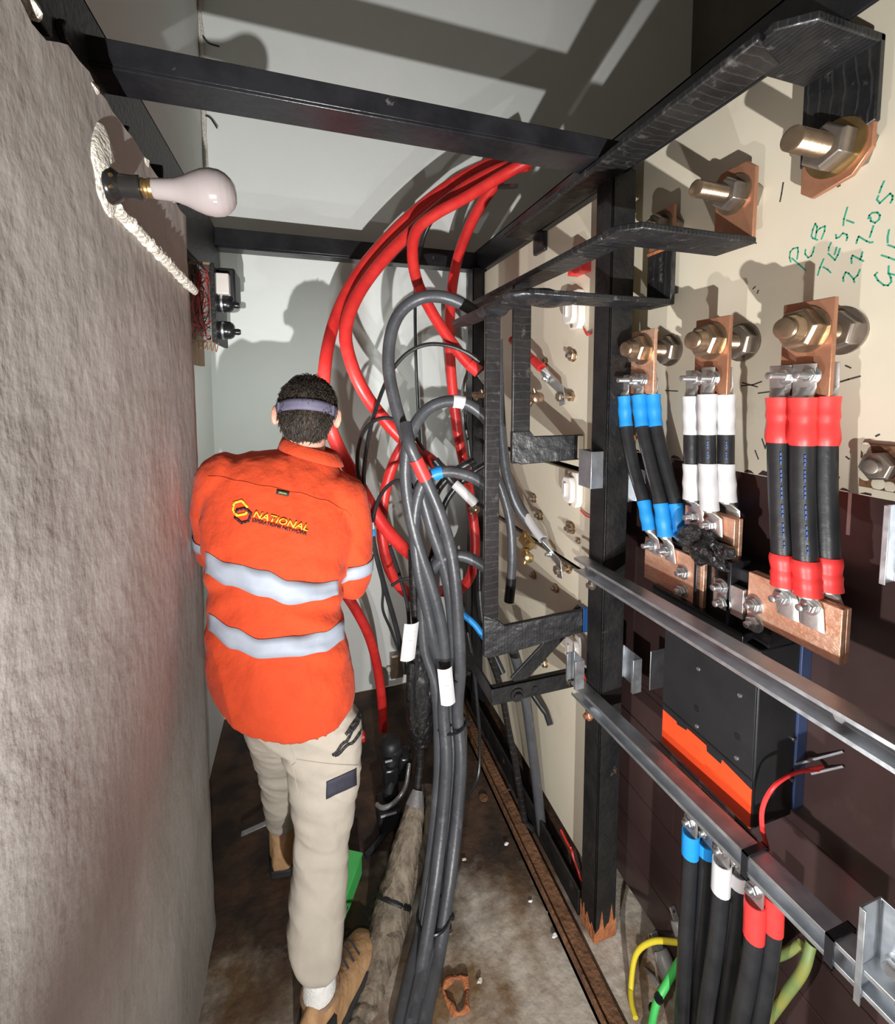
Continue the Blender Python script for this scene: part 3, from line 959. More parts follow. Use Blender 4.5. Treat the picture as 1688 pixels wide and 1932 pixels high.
# thin red wires leaving the breaker's right side
wr = thing('control_wires', onx(1447, 1603, .846), 'thin red control wires curving from the breaker side to its lower corner', 'wire')
for k, off in enumerate((0, 3)):
    pts = spline([onx(1446 + off, 1604, .835), onx(1436 + off, 1560, .828), onx(1438 + off, 1520, .828), onx(1460 + off, 1482, .84), onx(1500 + off, 1458, .90), onx(1552, 1446 + off * 2, .975)], 8)
    obj('wire', MB().tube(pts, .0030, 8), 'redsl', wr)
for k, (b0_, b1_) in enumerate((((1500, 1442), (1590, 1418)), ((1530, 1460), (1590, 1446)))):
    pts = spline([onx(*b0_, .955), onx(*b1_, .985)], 6)
    obj('wire', MB().tube(pts, .0022, 6), 'greyprint', wr, label='clear grey wire tail')

# ================================================================== galvanised strut channels
def channel(L, axis, open_dir, w_=.041, d_=.041, t=.0025, lip=.008):
    """C section swept along +axis from the origin; returns polygon points as function"""
    h = w_ / 2
    pr = [(0, -h), (d_, -h), (d_, -h + lip), (d_ - t, -h + lip), (d_ - t, -h + t), (t, -h + t), (t, h - t), (d_ - t, h - t), (d_ - t, h - lip), (d_, h - lip), (d_, h), (0, h)]
    return pr


def strut(name, base, along, openv, L, label, group, parent=None, w_=.041, d_=.041, cat='strut channel'):
    """base = middle of the closed back, openv = direction towards the slot"""
    base, along, openv = Vector(base), Vector(along).normalized(), Vector(openv).normalized()
    side = along.cross(openv)
    pr = channel(L, None, None, w_, d_)
    poly = [base + openv * a + side * b for a, b in pr]
    t_ = .0025
    q = MB()
    n = len(poly)
    A_ = poly
    B_ = [p + along * L for p in poly]
    fs = [(i, (i + 1) % n, n + (i + 1) % n, n + i) for i in range(n)]
    # end caps as quads so that the hollow section stays hollow
    for k in (0, n):
        for c in ((0, 1, 4, 5), (1, 2, 3, 4), (0, 5, 6, 11), (11, 6, 7, 10), (10, 7, 8, 9)):
            fs.append(tuple(k + i for i in c))
    q.add(A_ + B_, fs)
    if parent is not None:
        return obj(name, q, 'galv', parent, bevel=.0006, label=label)
    o = obj(name, q, 'galv', bevel=.0006, label=label, cat=cat, group=group)
    return o


zS1 = onx(1128, 1092, .755).z
zS2 = onx(1128, 1352, .755).z
s1 = strut('strut_channel', (.793, .18, zS1 + .025 * .92), (0, 1, -.025), (-1, 0, 0), .945, 'upper galvanised strut channel crossing in front of the copper plates', 'long strut channels')
s2 = strut('strut_channel', (.793, .18, zS2 + .07 * .92), (0, 1, -.07), (-1, 0, 0), .947, 'lower galvanised strut channel crossing below the orange breaker cover', 'long strut channels')
for zz0, ys, sp, sl_ in ((zS1, (1.085, .80, .62, .44), s1, .025), (zS2, (1.06, .78, .60, .42), s2, .07)):
    for y in ys[:1] + ys[3:]:
        zz = zz0 + sl_ * (1.10 - y)
        q = MB().cyl((.789, y, zz), (.782, y, zz), .013, n=16).nut((.782, y, zz), (-1, 0, 0), .010, .010)
        obj('channel_bolt', q, 'zinc', sp)

sb = 'short galvanised brackets'
strut('strut_bracket', (.752, 1.080, onx(1147, 935, .75).z), (0, 0, 1), (1, 0, 0), .105, 'short galvanised bracket on the post beside the blue cables', sb, w_=.060, d_=.040, cat='bracket')
strut('strut_bracket', (.752, 1.085, onx(1140, 1342, .75).z), (0, 0, 1), (-1, 0, 0), .085, 'short galvanised bracket on the post just above the lower channel end', sb, w_=.050, d_=.030, cat='bracket')
strut('strut_bracket', (.90, 1.035, onx(1200, 1310, .88).z), (0, 0, 1), (-1, 0, 0), .100, 'galvanised bracket behind the post, left of the breaker', sb, w_=.075, d_=.030, cat='bracket')
strut('strut_bracket', (.93, 1.045, onx(1205, 950, .92).z), (0, 0, 1), (-1, 0, 0), .10, 'galvanised bracket half hidden behind the blue cables', sb, w_=.075, d_=.030, cat='bracket')
obj('angle_plate', MB().box(.90, .985, .965, .968, onx(1250, 1300, .94).z, onx(1250, 1225, .94).z), 'galv', bevel=.001, label='grey galvanised angle plate reaching back to the brown board', cat='bracket')
b1_ = thing('strut_bracket', (.86, .405, onx(1665, 1108, .84).z), 'galvanised bracket at the right edge beside the cream board corner', 'bracket', sb)
ZB = onx(1665, 1108, .84).z
strut('channel', (.885, .410, ZB), (0, 0, 1), (-1, 0, 0), .125, None, None, parent=b1_, w_=.066, d_=.035)
obj('bolt', MB().cyl((.882, .40, ZB + .06), (.872, .40, ZB + .06), .012, n=14).nut((.872, .40, ZB + .06), (-1, 0, 0), .01, .010), 'zinc', b1_)
b2_ = thing('strut_bracket', (.785, .356, zS2), 'large galvanised bracket in the lower right corner on the lower channel', 'bracket', sb)
strut('channel', (.792, .356, zS2 + .015), (0, 0, 1), (-1, 0, 0), .150, None, None, parent=b2_, w_=.058, d_=.046)
obj('bolt', MB().cyl((.789, .356, zS2 + .09), (.778, .356, zS2 + .09), .014, n=14).nut((.778, .356, zS2 + .09), (-1, 0, 0), .012, .011), 'zinc', b2_)
for (a, b, lb) in ((1420, 1640, 'black cable tie around the lower channel below the breaker corner'), (1583, 1770, 'black cable tie around the lower channel near the corner bracket')):
    y = onx(a, b, .77).y
    q = MB()
    zt_ = zS2 + .07 * (1.10 - y)
    z0, z1, x0, x1 = zt_ - .024, zt_ + .024, .748, .797
    for (c0, c1) in (((x0, z0), (x1, z0)), ((x1, z0), (x1, z1)), ((x1, z1), (x0, z1)), ((x0, z1), (x0, z0))):
        q.box(min(c0[0], c1[0]) - .0012, max(c0[0], c1[0]) + .0012, y - .006, y + .006, min(c0[1], c1[1]) - .0012, max(c0[1], c1[1]) + .0012)
    obj('cable_tie', q, 'plblack2', label=lb, cat='cable tie', group='ties on the lower channel')

# insulator bolt plate at the right edge of the cream board
yB = onx(1664, 885, .94).y
t = thing('mounting_plate', (.94, yB, 1.495), 'square dark plate with a big nut at the right edge, cream paint flaking', 'plate')
obj('plate', MB().box(.940, .950, yB - .05, yB + .033, 1.507, 1.585), 'rust', t, bevel=.001)
obj('nut', MB().nut((.940, yB, 1.549), (-1, 0, 0), .022, .026, .2), 'steelnut', t, bevel=.001)
obj('stud', MB().thread((.92, yB, 1.549), (-1, 0, 0), .014, .012, .002), 'steelnut', t)
obj('block', MB().box(.938, .950, yB - .05, yB + .012, 1.494, 1.507), 'cream', t, bevel=.001)
for (dy, dz, s) in ((.026, .028, .006), (.022, .018, .005), (.028, .0, .006), (.024, -.02, .007), (.004, -.032, .007), (-.012, -.034, .006)):
    q = lump((.9402, yB + dy, 1.549 + dz), .0012, s * 1.5, s * 1.6, .002, 90, 10, 8)
    obj('paint_flake', q, 'cream', t)

# ================================================================== cables hanging below the breaker
Gd = 'cables hanging under the breaker'
low = [([(1303, 1570), (1300, 1650), (1294, 1760), (1286, 1935), (1280, 2080)], .87, 'bluesl', .2, 'blue sleeved cable hanging below the lower channel, front one of the blue pair'),
       ([(1333, 1590), (1330, 1660), (1322, 1780), (1312, 1935), (1306, 2080)], .90, 'bluesl', .13, 'blue sleeved cable hanging below the lower channel, behind its blue pair mate'),
       ([(1362, 1625), (1357, 1710), (1346, 1810), (1328, 1935), (1315, 2080)], .87, 'whitesl', .22, 'white sleeved cable hanging below the lower channel, front one of the white pair'),
       ([(1394, 1645), (1388, 1720), (1376, 1820), (1362, 1935), (1350, 2080)], .90, 'whitesl', .12, 'white sleeved cable hanging below the lower channel, behind its white pair mate'),
       ([(1424, 1700), (1421, 1775), (1410, 1850), (1394, 1935), (1378, 2080)], .86, 'redsl', .25, 'red sleeved cable hanging below the lower channel, front one of the red pair'),
       ([(1459, 1690), (1455, 1770), (1444, 1850), (1430, 1935), (1416, 2080)], .89, 'redsl', .22, 'red sleeved cable hanging below the lower channel, behind its red pair mate')]
for pix, X, m_, f_, lb in low:
    ctrl = [onx(a, b, X) for a, b in pix]
    end = ctrl[-1]
    pts = [p for p in spline(ctrl, 9) if p.z > .012]
    t = thing('power_cable', pts[-1], lb, 'cable', Gd)
    rr = .0175
    obj('sheath', MB().tube(pts, rr, 16), 'blackcable', t)
    k = max(4, int(len(pts) * f_))
    obj('sleeve', MB().tube(pts[:k], rr * 1.12, 16), m_, t)
    p = pts[0]
    obj('lug', MB().box(X - .003, X + .003, p.y - .017, p.y + .017, p.z - .01, p.z + .05), 'tin', t, bevel=.001)
    bolt_set(t, (X - .003, p.y, p.z + .030), L=.024)

# ================================================================== odds and ends in the bottom of the cubicle
def wire_thing(name, pix, X, r, m_, lb, cat='cable', group=None, n=12, k=7):
    """pix points with their own X distance (pairs) -> one cable"""
    ctrl = [onx(a, b, x) if x is not None else onz(a, b, .02) for a, b, x in pix]
    pts = spline(ctrl, k)
    pts = [Vector((p.x, p.y, max(p.z, r))) for p in pts]
    return obj(name, MB().tube(pts, r, n), m_, label=lb, cat=cat, group=group)


wire_thing('earth_cable', [(1196, 2000, .80), (1190, 1930, .81), (1190, 1860, .83), (1200, 1800, .86), (1232, 1776, .90), (1280, 1778, .94)], 0, .0072, 'yellow', 'thin bright yellow cable arching beside the post foot')
wire_thing('earth_cable', [(1220, 1990, .80), (1236, 1900, .84), (1258, 1855, .88), (1285, 1810, .92), (1310, 1790, .95)], 0, .0095, 'green', 'green cable with black ties beside the yellow cable')
wire_thing('earth_cable', [(1285, 1776, .955), (1340, 1800, .95), (1400, 1812, .94), (1460, 1806, .94), (1512, 1782, .955)], 0, .0085, 'yg', 'yellow green earth cable running behind the hanging cables')
wire_thing('earth_cable', [(1440, 1935, .92), (1480, 1880, .93), (1515, 1830, .94), (1530, 1780, .96)], 0, .0095, 'yg', 'dull green earth cable rising at the right behind the red pair')
for (a, b, x) in ((1241, 1885, .845), (1230, 1905, .84)):
    p = onx(a, b, x)
    obj('cable_tie', MB().lathe(p, (.2, -.3, .9), [(0, .0112), (.007, .0112)], 12), 'plblack2', label={1885: 'upper black tie band on the green cable', 1905: 'lower black tie band on the green cable'}[b], cat='cable tie')


def fuse(loc, d, s, lb):
    loc, d = Vector(loc), Vector(d).normalized()
    t = thing('fuse_link', loc, lb, 'fuse', 'old porcelain fuse links')
    obj('barrel', MB().lathe(loc, d, [(0, .024 * s), (.006 * s, .028 * s), (.02 * s, .030 * s), (.05 * s, .030 * s), (.064 * s, .028 * s), (.07 * s, .024 * s)], 18), 'porc', t)
    for e, sg in ((loc, -1), (loc + d * .07 * s, 1)):
        q = MB()
        u, v = frame(d)
        c = e + d * sg * .022 * s
        q.hexa([e + u * a * .014 * s + v * b * .003 for a, b in ((-1, -1), (1, -1), (1, 1), (-1, 1))] +
               [e + d * sg * .045 * s + u * a * .014 * s + v * b * .003 for a, b in ((-1, -1), (1, -1), (1, 1), (-1, 1))])
        bl = obj('blade', q, 'leadwhite', t, bevel=.001)
        obj('slot', MB().cyl(c + d * sg * .006 * s - v * .0036, c + d * sg * .006 * s + v * .0036, .0055 * s, n=12), 'bakelite', bl)
    return t


fuse(onx(1172, 1750, .94), (.0, -.75, -.5), 1.1, 'grey porcelain fuse link lying beside the post foot')
fuse(onx(1245, 1792, .96), (.0, -.7, -.55), .8, 'grey fuse link just under the yellow cable arch')
fuse(onx(1275, 1735, .97), (.0, -.5, -.6), .6, 'small grey fuse link high up behind the blue pair')
obj('contact_blade', MB().prism([onx(1200, 1812, .90), onx(1232, 1842, .90), onx(1242, 1858, .90), onx(1236, 1868, .90), onx(1210, 1850, .90), onx(1188, 1822, .90)], (.006, 0, 0)), 'leadwhite',
    label='flat grey contact blade with a hole below the yellow arch', cat='blade', bevel=.001)

# ================================================================== fittings on the far cream boards
boards = [o for o in COL.objects if o.name.startswith('cream_back_board')]
for (a, b, k, s) in ((1082, 671, 0, 1.0), (1020, 972, 1, .95), (1079, 996, 1, 1.0), (1029, 684, 0, .95), (1029, 1250, 2, .9), (1092, 1020, 1, .5), (1050, 1110, 2, .8), (1008, 1085, 2, .8), (1008, 940, 1, .9)):
    p = onx(a, b, XF)
    q = MB().nut(p, (-1, 0, 0), .017 * s, .019 * s, random.random()).cyl(p, p + Vector((-.003, 0, 0)), .021 * s, n=18)
    n_ = obj('board_nut', q, 'bronze', boards[k], bevel=.0008)
    obj('stud_end', MB().cyl(p + Vector((-.017 * s, 0, 0)), p + Vector((-.028 * s, 0, 0)), .009 * s, .0075 * s, n=14), 'steelnut', n_)
for (pts, k) in (([(1076, 1598), (1084, 1625), (1094, 1655), (1099, 1690)], 2), ([(1058, 1566), (1070, 1590), (1081, 1608)], 2)):
    c = [onx(a, b, XF - .006) for a, b in pts]
    obj('red_lead', MB().tube(spline(c, 5), .0042, 8), 'red', boards[k], label='loose red lead low on the board')
for (pts, k) in (([(1101, 620), (1108, 632), (1116, 628)], 0), ([(1095, 962), (1104, 972), (1117, 978)], 1), ([(1098, 1262), (1106, 1285), (1116, 1300)], 2)):
    c = [onx(a, b, XF - .010) for a, b in pts]
    obj('red_lead', MB().tube(spline(c, 5), .003, 8), 'redsl', boards[k], label='short red lead beside the fuse base')


def fuse_base(px, py, w2, h2, lb):
    c = onx(px, py, XF)
    t = thing('fuse_holder', c, lb, 'fuse base', 'white ceramic fuse bases')
    ks = ((-1, -.62), (-.62, -1), (.62, -1), (1, -.62), (1, .62), (.62, 1), (-.62, 1), (-1, .62))
    obj('body', MB().prism([(XF - .0005, c.y - a * w2, c.z + b * h2) for a, b in ks], (-.024, 0, 0)), 'ceramic', t, bevel=.003)
    obj('carrier', MB().prism([(XF - .0255, c.y - a * w2 * .86, c.z + b * h2 * .74) for a, b in ks], (-.020, 0, 0)), 'ceramic', t, bevel=.005)
    obj('grip', MB().box(XF - .054, XF - .0455, c.y - w2 * .12, c.y + w2 * .12, c.z - h2 * .40, c.z + h2 * .40), 'ceramic', t, bevel=.003)
    for s in (-1, 1):
        obj('screw', MB().cyl((XF - .026, c.y, c.z + s * h2 * .86), (XF - .031, c.y, c.z + s * h2 * .86), .005, n=10), 'brass', t)


fuse_base(1093, 585, .036, .062, 'white ceramic fuse base behind the second bus bar')
fuse_base(1090, 922, .034, .058, 'white ceramic fuse base between the two taped feet')
fuse_base(1096, 1222, .036, .050, 'white ceramic fuse base under the lowest taped foot')
p = onx(1100, 492, XF)
q = MB().prism([(XF, p.y + .03, p.z - .045), (XF, p.y - .045, p.z - .045), (XF, p.y - .045, p.z + .04), (XF, p.y + .01, p.z + .04)], (-.04, 0, 0))
obj('terminal_cover', q, 'redsl', bevel=.004, label='red plastic cover behind the run of the middle bus bar', cat='cover')

# earthing links: bolt, cranked tinned lug and sleeved cable end
def crank(px, py, kx, ky, sx, sy, slm, lb, tail, group='cranked lugs on the far boards'):
    a, b = onx(px, py, XF), onx(kx, ky, XF - .045)
    t = thing('earth_terminal', a, lb, 'terminal', group)
    obj('bolt', MB().cyl(a, a + Vector((-.060, 0, 0)), .0085, n=14).nut(a, (-1, 0, 0), .014, .018), 'bronze', t)
    obj('nut', MB().nut(a + Vector((-.046, 0, 0)), (-1, 0, 0), .013, .017, .4), 'steelnut', t, bevel=.0008)
    e = onx(sx, sy, XF - .075)
    X0 = XF - .040
    c0 = Vector((X0, a.y - .006, a.z - .022))
    c1 = Vector((X0, a.y + .006, a.z + .022))
    side = Vector((0, -.5, .85)) * .015
    q = MB()
    ks = [Vector((X0, a.y - .004, a.z - .028)), Vector((X0, a.y + .008, a.z + .022)), b + Vector((.0, 0, 0)), e]
    rings = []
    for i, k in enumerate(ks):
        d = (ks[min(i + 1, 3)] - ks[max(i - 1, 0)]).normalized()
        n_ = Vector((1, 0, 0))
        s_ = d.cross(n_).normalized()
        n_ = s_.cross(d).normalized()
        wv, th = (.017, .0022) if i < 3 else (.011, .009)
        rings.append([k + s_ * wv + n_ * th, k + s_ * wv - n_ * th, k - s_ * wv - n_ * th, k - s_ * wv + n_ * th])
    q.rings(rings)
    obj('lug', q, 'zinc', t, bevel=.0008)
    obj('lug_bolt', MB().nut(b + Vector((-.004, 0, 0)), (-1, 0, 0), .010, .012).cyl(b + Vector((-.012, 0, 0)), b + Vector((-.024, 0, 0)), .006, n=10), 'zinc', t)
    ps = spline([e] + [onx(u, v, x) for u, v, x in tail], 8)
    k = max(3, int(len(ps) * .34))
    obj('cable_tail', MB().tube(ps, .0145, 14), 'grey' if slm != 'redsl' else 'red', t)
    obj('sleeve', MB().tube(ps[:k], .0165, 14), slm, t)


crank(1080, 748, 1035, 715, 1022, 695, 'redsl', 'cranked tinned lug with a red sleeve on the upper far board', [(1005, 678, .77), (985, 660, .76), (965, 640, .745)])
crank(1075, 1072, 1040, 1045, 1024, 1018, 'whitesl', 'cranked tinned lug with a white sleeve on the middle far board', [(1000, 985, .765), (975, 940, .755), (955, 890, .745), (945, 840, .74)])

# brass clamps
def clamp(px, py, X, L, r, lb, d=(-.15, 1, .0), m='brass'):
    c = onx(px, py, X)
    d = Vector(d).normalized()
    t = thing('brass_clamp', c, lb, 'clamp', 'brass pipe clamps')
    obj('barrel', MB().lathe(c - d * L / 2, d, [(0, r * .8), (.003, r), (L * .3, r), (L * .3 + .001, r * .93), (L * .36, r * .93), (L * .36 + .001, r), (L - .004, r), (L, r * .7)], 20), m, t)
    u, v = frame(d)
    for s, tt in ((.25, 1), (-.2, -1)):
        k = c + d * L * s
        obj('clamp_screw', MB().cyl(k, k + (v * tt + Vector((-.4, 0, 0))).normalized() * r * 1.55, .009, n=14).cyl(k + (v * tt + Vector((-.4, 0, 0))).normalized() * r * 1.55, k + (v * tt + Vector((-.4, 0, 0))).normalized() * r * 1.75, .006, n=10), m, t)


clamp(1008, 750, .79, .085, .021, 'long bronze cable clamp behind the middle bus bar drop', (-.1, -1, -.02), 'bronze')
clamp(994, 1022, .79, .055, .024, 'upper brass cable clamp left of the white sleeved lug', (-.2, 1, .55))
clamp(995, 1050, .775, .05, .018, 'lower brass cable clamp left of the white sleeved lug', (-.2, -1, .1))
clamp(905, 745, .70, .07, .014, 'bronze cable clamp behind the front drop, against the far post', (.6, -1, 0), 'bronze')
clamp(895, 960, .72, .05, .016, 'bronze cable clamp under the upper white sleeved cable end', (.4, -1, 0), 'bronze')

# ================================================================== the loose cables of the bay
def cpath(pix, k=7):
    return spline([ony(a, b, y) for a, b, y in pix], k)


def cable(name, pix, r, m_, lb, cat='cable', group=None, n=14, bands=(), k=7, minz=None, wrap=False):
    pts = cpath(pix, k)
    pts = [Vector((min(p.x, .83), min(p.y, YB - r), max(p.z, r * .9))) for p in pts]
    if bands:
        t = thing(name, min((pts[0], pts[-1]), key=lambda p: p.z), lb, cat, group)
        obj('sheath', MB().tube(pts, r, n), m_, t)
        N = len(pts)
        for f0, f1, bm, nm in bands:
            seg = pts[int(f0 * (N - 1)):max(int(f1 * (N - 1)), int(f0 * (N - 1)) + 1) + 1]
            obj(nm, MB().tube(seg, r * 1.13, n), bm, t)
        return t, pts
    return obj(name, MB().tube(pts, r, n), m_, label=lb, cat=cat, group=group), pts


RC = 'thick red cables'
cable('red_cable', [(1010, 303, 1.62), (960, 300, 1.72), (905, 318, 1.80), (835, 358, 1.85), (760, 420, 1.88), (695, 490, 1.88), (655, 550, 1.85), (628, 615, 1.80), (613, 690, 1.74), (612, 770, 1.68),
                    (636, 840, 1.64), (675, 912, 1.60), (715, 980, 1.60), (752, 1025, 1.62), (790, 1058, 1.68)], .0245, 'red', 'red cable with the widest left sweep, passing behind the head', group=RC)
cable('red_cable', [(1000, 310, 1.60), (940, 322, 1.66), (870, 360, 1.72), (795, 420, 1.76), (725, 488, 1.76), (674, 558, 1.74), (652, 625, 1.72), (664, 690, 1.70), (692, 748, 1.68), (732, 800, 1.66),
                    (772, 840, 1.66), (812, 868, 1.68), (846, 898, 1.72), (880, 925, 1.78)], .0245, 'red', 'red cable second from left, crossing down to the right', group=RC)
cable('red_cable', [(768, 828, 1.71), (745, 868, 1.72), (728, 920, 1.72), (720, 985, 1.72), (726, 1045, 1.72), (744, 1092, 1.73), (775, 1125, 1.75), (812, 1140, 1.80)], .022, 'red', 'red cable bending down left of the grey bundle', group=RC)
t_, _ = cable('red_cable', [(1005, 300, 1.55), (950, 330, 1.60), (880, 372, 1.63), (820, 405, 1.65), (786, 435, 1.66), (778, 480, 1.66), (788, 535, 1.65), (815, 590, 1.64), (846, 638, 1.62), (878, 680, 1.60), (903, 702, 1.58)], .0215, 'red',
              'red cable ending in a lug at the far board', group=RC, bands=((.93, 1.0, 'redsl', 'sleeve'),))
p = ony(912, 712, 1.57)
obj('lug', MB().rbox(p, .016, .004, .022, (0, R(-40), 0)), 'tin', t_, bevel=.001)
cable('red_cable', [(985, 297, 1.75), (945, 335, 1.80), (908, 385, 1.85), (880, 440, 1.88), (860, 500, 1.90), (850, 570, 1.90), (848, 650, 1.90), (854, 740, 1.90), (864, 820, 1.90), (878, 890, 1.90),
                    (890, 960, 1.90), (896, 1030, 1.88), (888, 1085, 1.86), (862, 1115, 1.84), (830, 1115, 1.83)], .0235, 'red', 'red cable running nearly straight down beside the far post', group=RC)
cable('red_cable', [(640, 1105, 1.86), (668, 1145, 1.86), (694, 1195, 1.88), (710, 1250, 1.90), (719, 1310, 1.92), (723, 1376, 1.94)], .021, 'red', 'red cable hanging in front of the far wall behind the worker, ending near the floor', group=RC)

GC = 'dark grey power cables of the bundle'
B0 = [(850, 1340, 1.40), (856, 1430, 1.36), (850, 1530, 1.32), (838, 1640, 1.26), (824, 1740, 1.19), (806, 1850, 1.11), (790, 1950, 1.04), (778, 2030, .99)]


def off(pts, dx, dy=0):
    return [(a + dx * (1 + .0 * b), b, y + dy) for a, b, y in pts]


g1 = [(905, 598, 1.46), (880, 578, 1.46), (838, 561, 1.47), (795, 562, 1.50), (757, 587, 1.52), (737, 632, 1.53), (733, 695, 1.53), (745, 760, 1.52), (764, 822, 1.50), (782, 880, 1.49), (798, 940, 1.48), (815, 1000, 1.47), (838, 1070, 1.46), (852, 1150, 1.45), (856, 1240, 1.43)]
cable('grey_cable', g1 + off(B0, -1, .037), .0215, 'grey', 'grey cable with the highest loop, starting at the tip of the lowest bus bar', group=GC, bands=((.0, .022, 'plblack2', 'tape_band'),))
g2 = [(925, 800, 1.42), (905, 778, 1.43), (875, 760, 1.44), (838, 758, 1.45), (803, 775, 1.46), (778, 812, 1.46), (766, 860, 1.46), (766, 920, 1.46), (778, 990, 1.45), (795, 1050, 1.44), (815, 1110, 1.43), (832, 1180, 1.42), (840, 1260, 1.41)]
cable('grey_cable', g2 + off(B0, -14, .0), .0205, 'grey', 'grey cable with a white tag on its second loop', group=GC, bands=((.105, .135, 'white', 'tag'),))
g3 = [(772, 838, 1.42), (790, 878, 1.42), (812, 925, 1.42), (832, 975, 1.41), (848, 1030, 1.41), (858, 1090, 1.40), (864, 1170, 1.39), (868, 1260, 1.38)]
cable('grey_cable', [(765, 800, 1.46)] + g3 + off(B0, 13, .0), .0205, 'grey', 'grey cable with a red tag in the middle of the bundle', group=GC, bands=((.115, .165, 'redsl', 'tag'),))
g4 = [(935, 930, 1.40), (912, 912, 1.41), (885, 898, 1.42), (852, 890, 1.43), (820, 894, 1.44), (796, 915, 1.45), (784, 960, 1.45), (782, 1010, 1.45), (790, 1080, 1.44), (806, 1150, 1.43), (824, 1230, 1.42)]
cable('grey_cable', g4 + off(B0, 15, .074), .0200, 'grey', 'grey cable with a blue tag on the lowest loop', group=GC, bands=((.20, .235, 'bluesl', 'tag'),))
cable('grey_cable', [(925, 1080, 1.40), (900, 1060, 1.42), (868, 1048, 1.44), (835, 1055, 1.46), (812, 1080, 1.48), (800, 1120, 1.49), (800, 1170, 1.49), (808, 1230, 1.48), (822, 1300, 1.46), (842, 1370, 1.42)] , .0200, 'grey', 'grey cable arching behind the foot of the front drop', group=GC)
cable('grey_cable', [(800, 1090, 1.50), (796, 1150, 1.49), (802, 1230, 1.47), (822, 1300, 1.44)] + off(B0, -28, .037)[1:], .0195, 'grey', 'grey cable on the left edge of the bundle', group=GC)

GR = 'cables behind the front taped drop'
cable('grey_cable', [(938, 640, 1.52), (942, 760, 1.52), (950, 860, 1.50), (960, 915, 1.48), (978, 960, 1.46), (1002, 990, 1.44)], .0195, 'grey', 'grey cable rising behind the front drop towards the white sleeved lug', group=GR)
cable('grey_cable', [(928, 880, 1.44), (948, 930, 1.43), (962, 985, 1.42), (966, 1040, 1.41), (964, 1090, 1.41), (960, 1135, 1.41)], .0165, 'grey', 'grey cable just right of the front drop with a black end', group=GR, bands=((.80, 1.0, 'plblack2', 'tape_band'),))
cable('grey_cable', [(958, 1200, 1.42), (975, 1250, 1.42), (990, 1310, 1.41), (1000, 1380, 1.41), (1010, 1460, 1.40), (1020, 1550, 1.38), (1030, 1640, 1.36), (1038, 1700, 1.34)], .0185, 'grey', 'grey cable hanging straight below the front foot to the floor', group=GR,
      bands=((.93, 1.0, 'blackcable', 'end_cap'),))
cable('taped_cable', [(905, 1190, 1.52), (925, 1240, 1.50), (945, 1300, 1.49), (958, 1370, 1.48), (972, 1440, 1.46), (985, 1520, 1.44), (997, 1600, 1.42), (1006, 1665, 1.40)], .0125, 'tapeZ', 'thin black taped cable leaning to the floor beside the lowest board', group=GR)
cable('grey_cable', [(985, 1280, 1.48), (1005, 1310, 1.45), (1030, 1345, 1.40), (1050, 1365, 1.37)], .0115, 'blackcable', 'short dark cable end under the sloping brace', group=GR)
cable('blue_cable', [(868, 1155, 1.55), (895, 1178, 1.53), (915, 1205, 1.50), (935, 1222, 1.48)], .012, 'bluesl', 'blue cable end left of the lowest taped foot', group=GR)
cable('white_sleeved_cable', [(820, 868, 1.62), (850, 905, 1.60), (868, 922, 1.58), (896, 950, 1.56)], .017, 'blackcable', 'black cable end in a white sleeve beside the far post', group=GR, bands=((.5, 1.0, 'whitesl', 'sleeve'),))

# taped black cable with the glossy joint, then the old hessian covered cable
t = thing('taped_cable', ony(790, 1400, 1.52), 'black taped cable with a swollen glossy joint above the old hessian cable', 'cable')
pts = cpath([(778, 1035, 1.54), (780, 1100, 1.53), (784, 1160, 1.52), (790, 1220, 1.50)])
obj('taped_sheath', MB().tube(pts, .0165, 14), 'tapeZ', t)
pts = cpath([(790, 1215, 1.50), (793, 1250, 1.49), (794, 1300, 1.48), (794, 1350, 1.48), (794, 1390, 1.48), (792, 1410, 1.48)], 8)
n_ = len(pts)
rr = [.018 + .034 * math.sin(math.pi * min(1, (i / (n_ - 1)) * 1.02)) ** .6 for i in range(n_)]
q = MB().tube(pts, rr, 22)
q.v = [p + Vector((noise.noise(p * 45), noise.noise(p * 45 + Vector((7, 0, 0))), 0)) * .006 for p in q.v]
obj('joint', q, 'gloss', t, label='swollen joint of glossy black tape')
for k, dx in enumerate((-16, 16)):
    pts = cpath([(792 + dx, 1250, 1.47), (794 + dx * 1.2, 1310, 1.45), (794 + dx, 1370, 1.46)], 8)
    obj('core', MB().tube(pts, .017, 12), 'gloss', t)
pts = cpath([(792, 1405, 1.48), (792, 1440, 1.47), (788, 1480, 1.45), (784, 1520, 1.43)])
obj('lower_sheath', MB().tube(pts, .0155, 14), 'tapeZ', t)
q = MB().lathe(ony(795, 1378, 1.49), (.05, 0, -1), [(0, .030), (.02, .033), (.045, .024)], 16)
obj('end_cover', q, 'wood', t, label='brown end cover at the foot of the joint')
t = thing('hessian_cable', ony(700, 1930, 1.10), 'thick old hessian wrapped cable, frayed brown, leaning to the floor', 'cable')
pts = cpath([(788, 1490, 1.44), (778, 1545, 1.40), (764, 1610, 1.35), (748, 1680, 1.30), (728, 1760, 1.24), (706, 1850, 1.17), (686, 1930, 1.11), (664, 2010, 1.05)], 9)
n_ = len(pts)
rr = []
for i in range(n_):
    f_ = i / (n_ - 1)
    rr.append(.016 + .034 * min(1, f_ / .25) + .004 * math.sin(f_ * 16))
q = MB().tube(pts, rr, 26)
q.v = [p + (p - min(pts, key=lambda c: (c - p).length)) * (.16 * noise.noise((p.x * 70, p.y * 70, p.z * 6))) for p in q.v]
obj('hessian_wrap', q, 'lead', t)
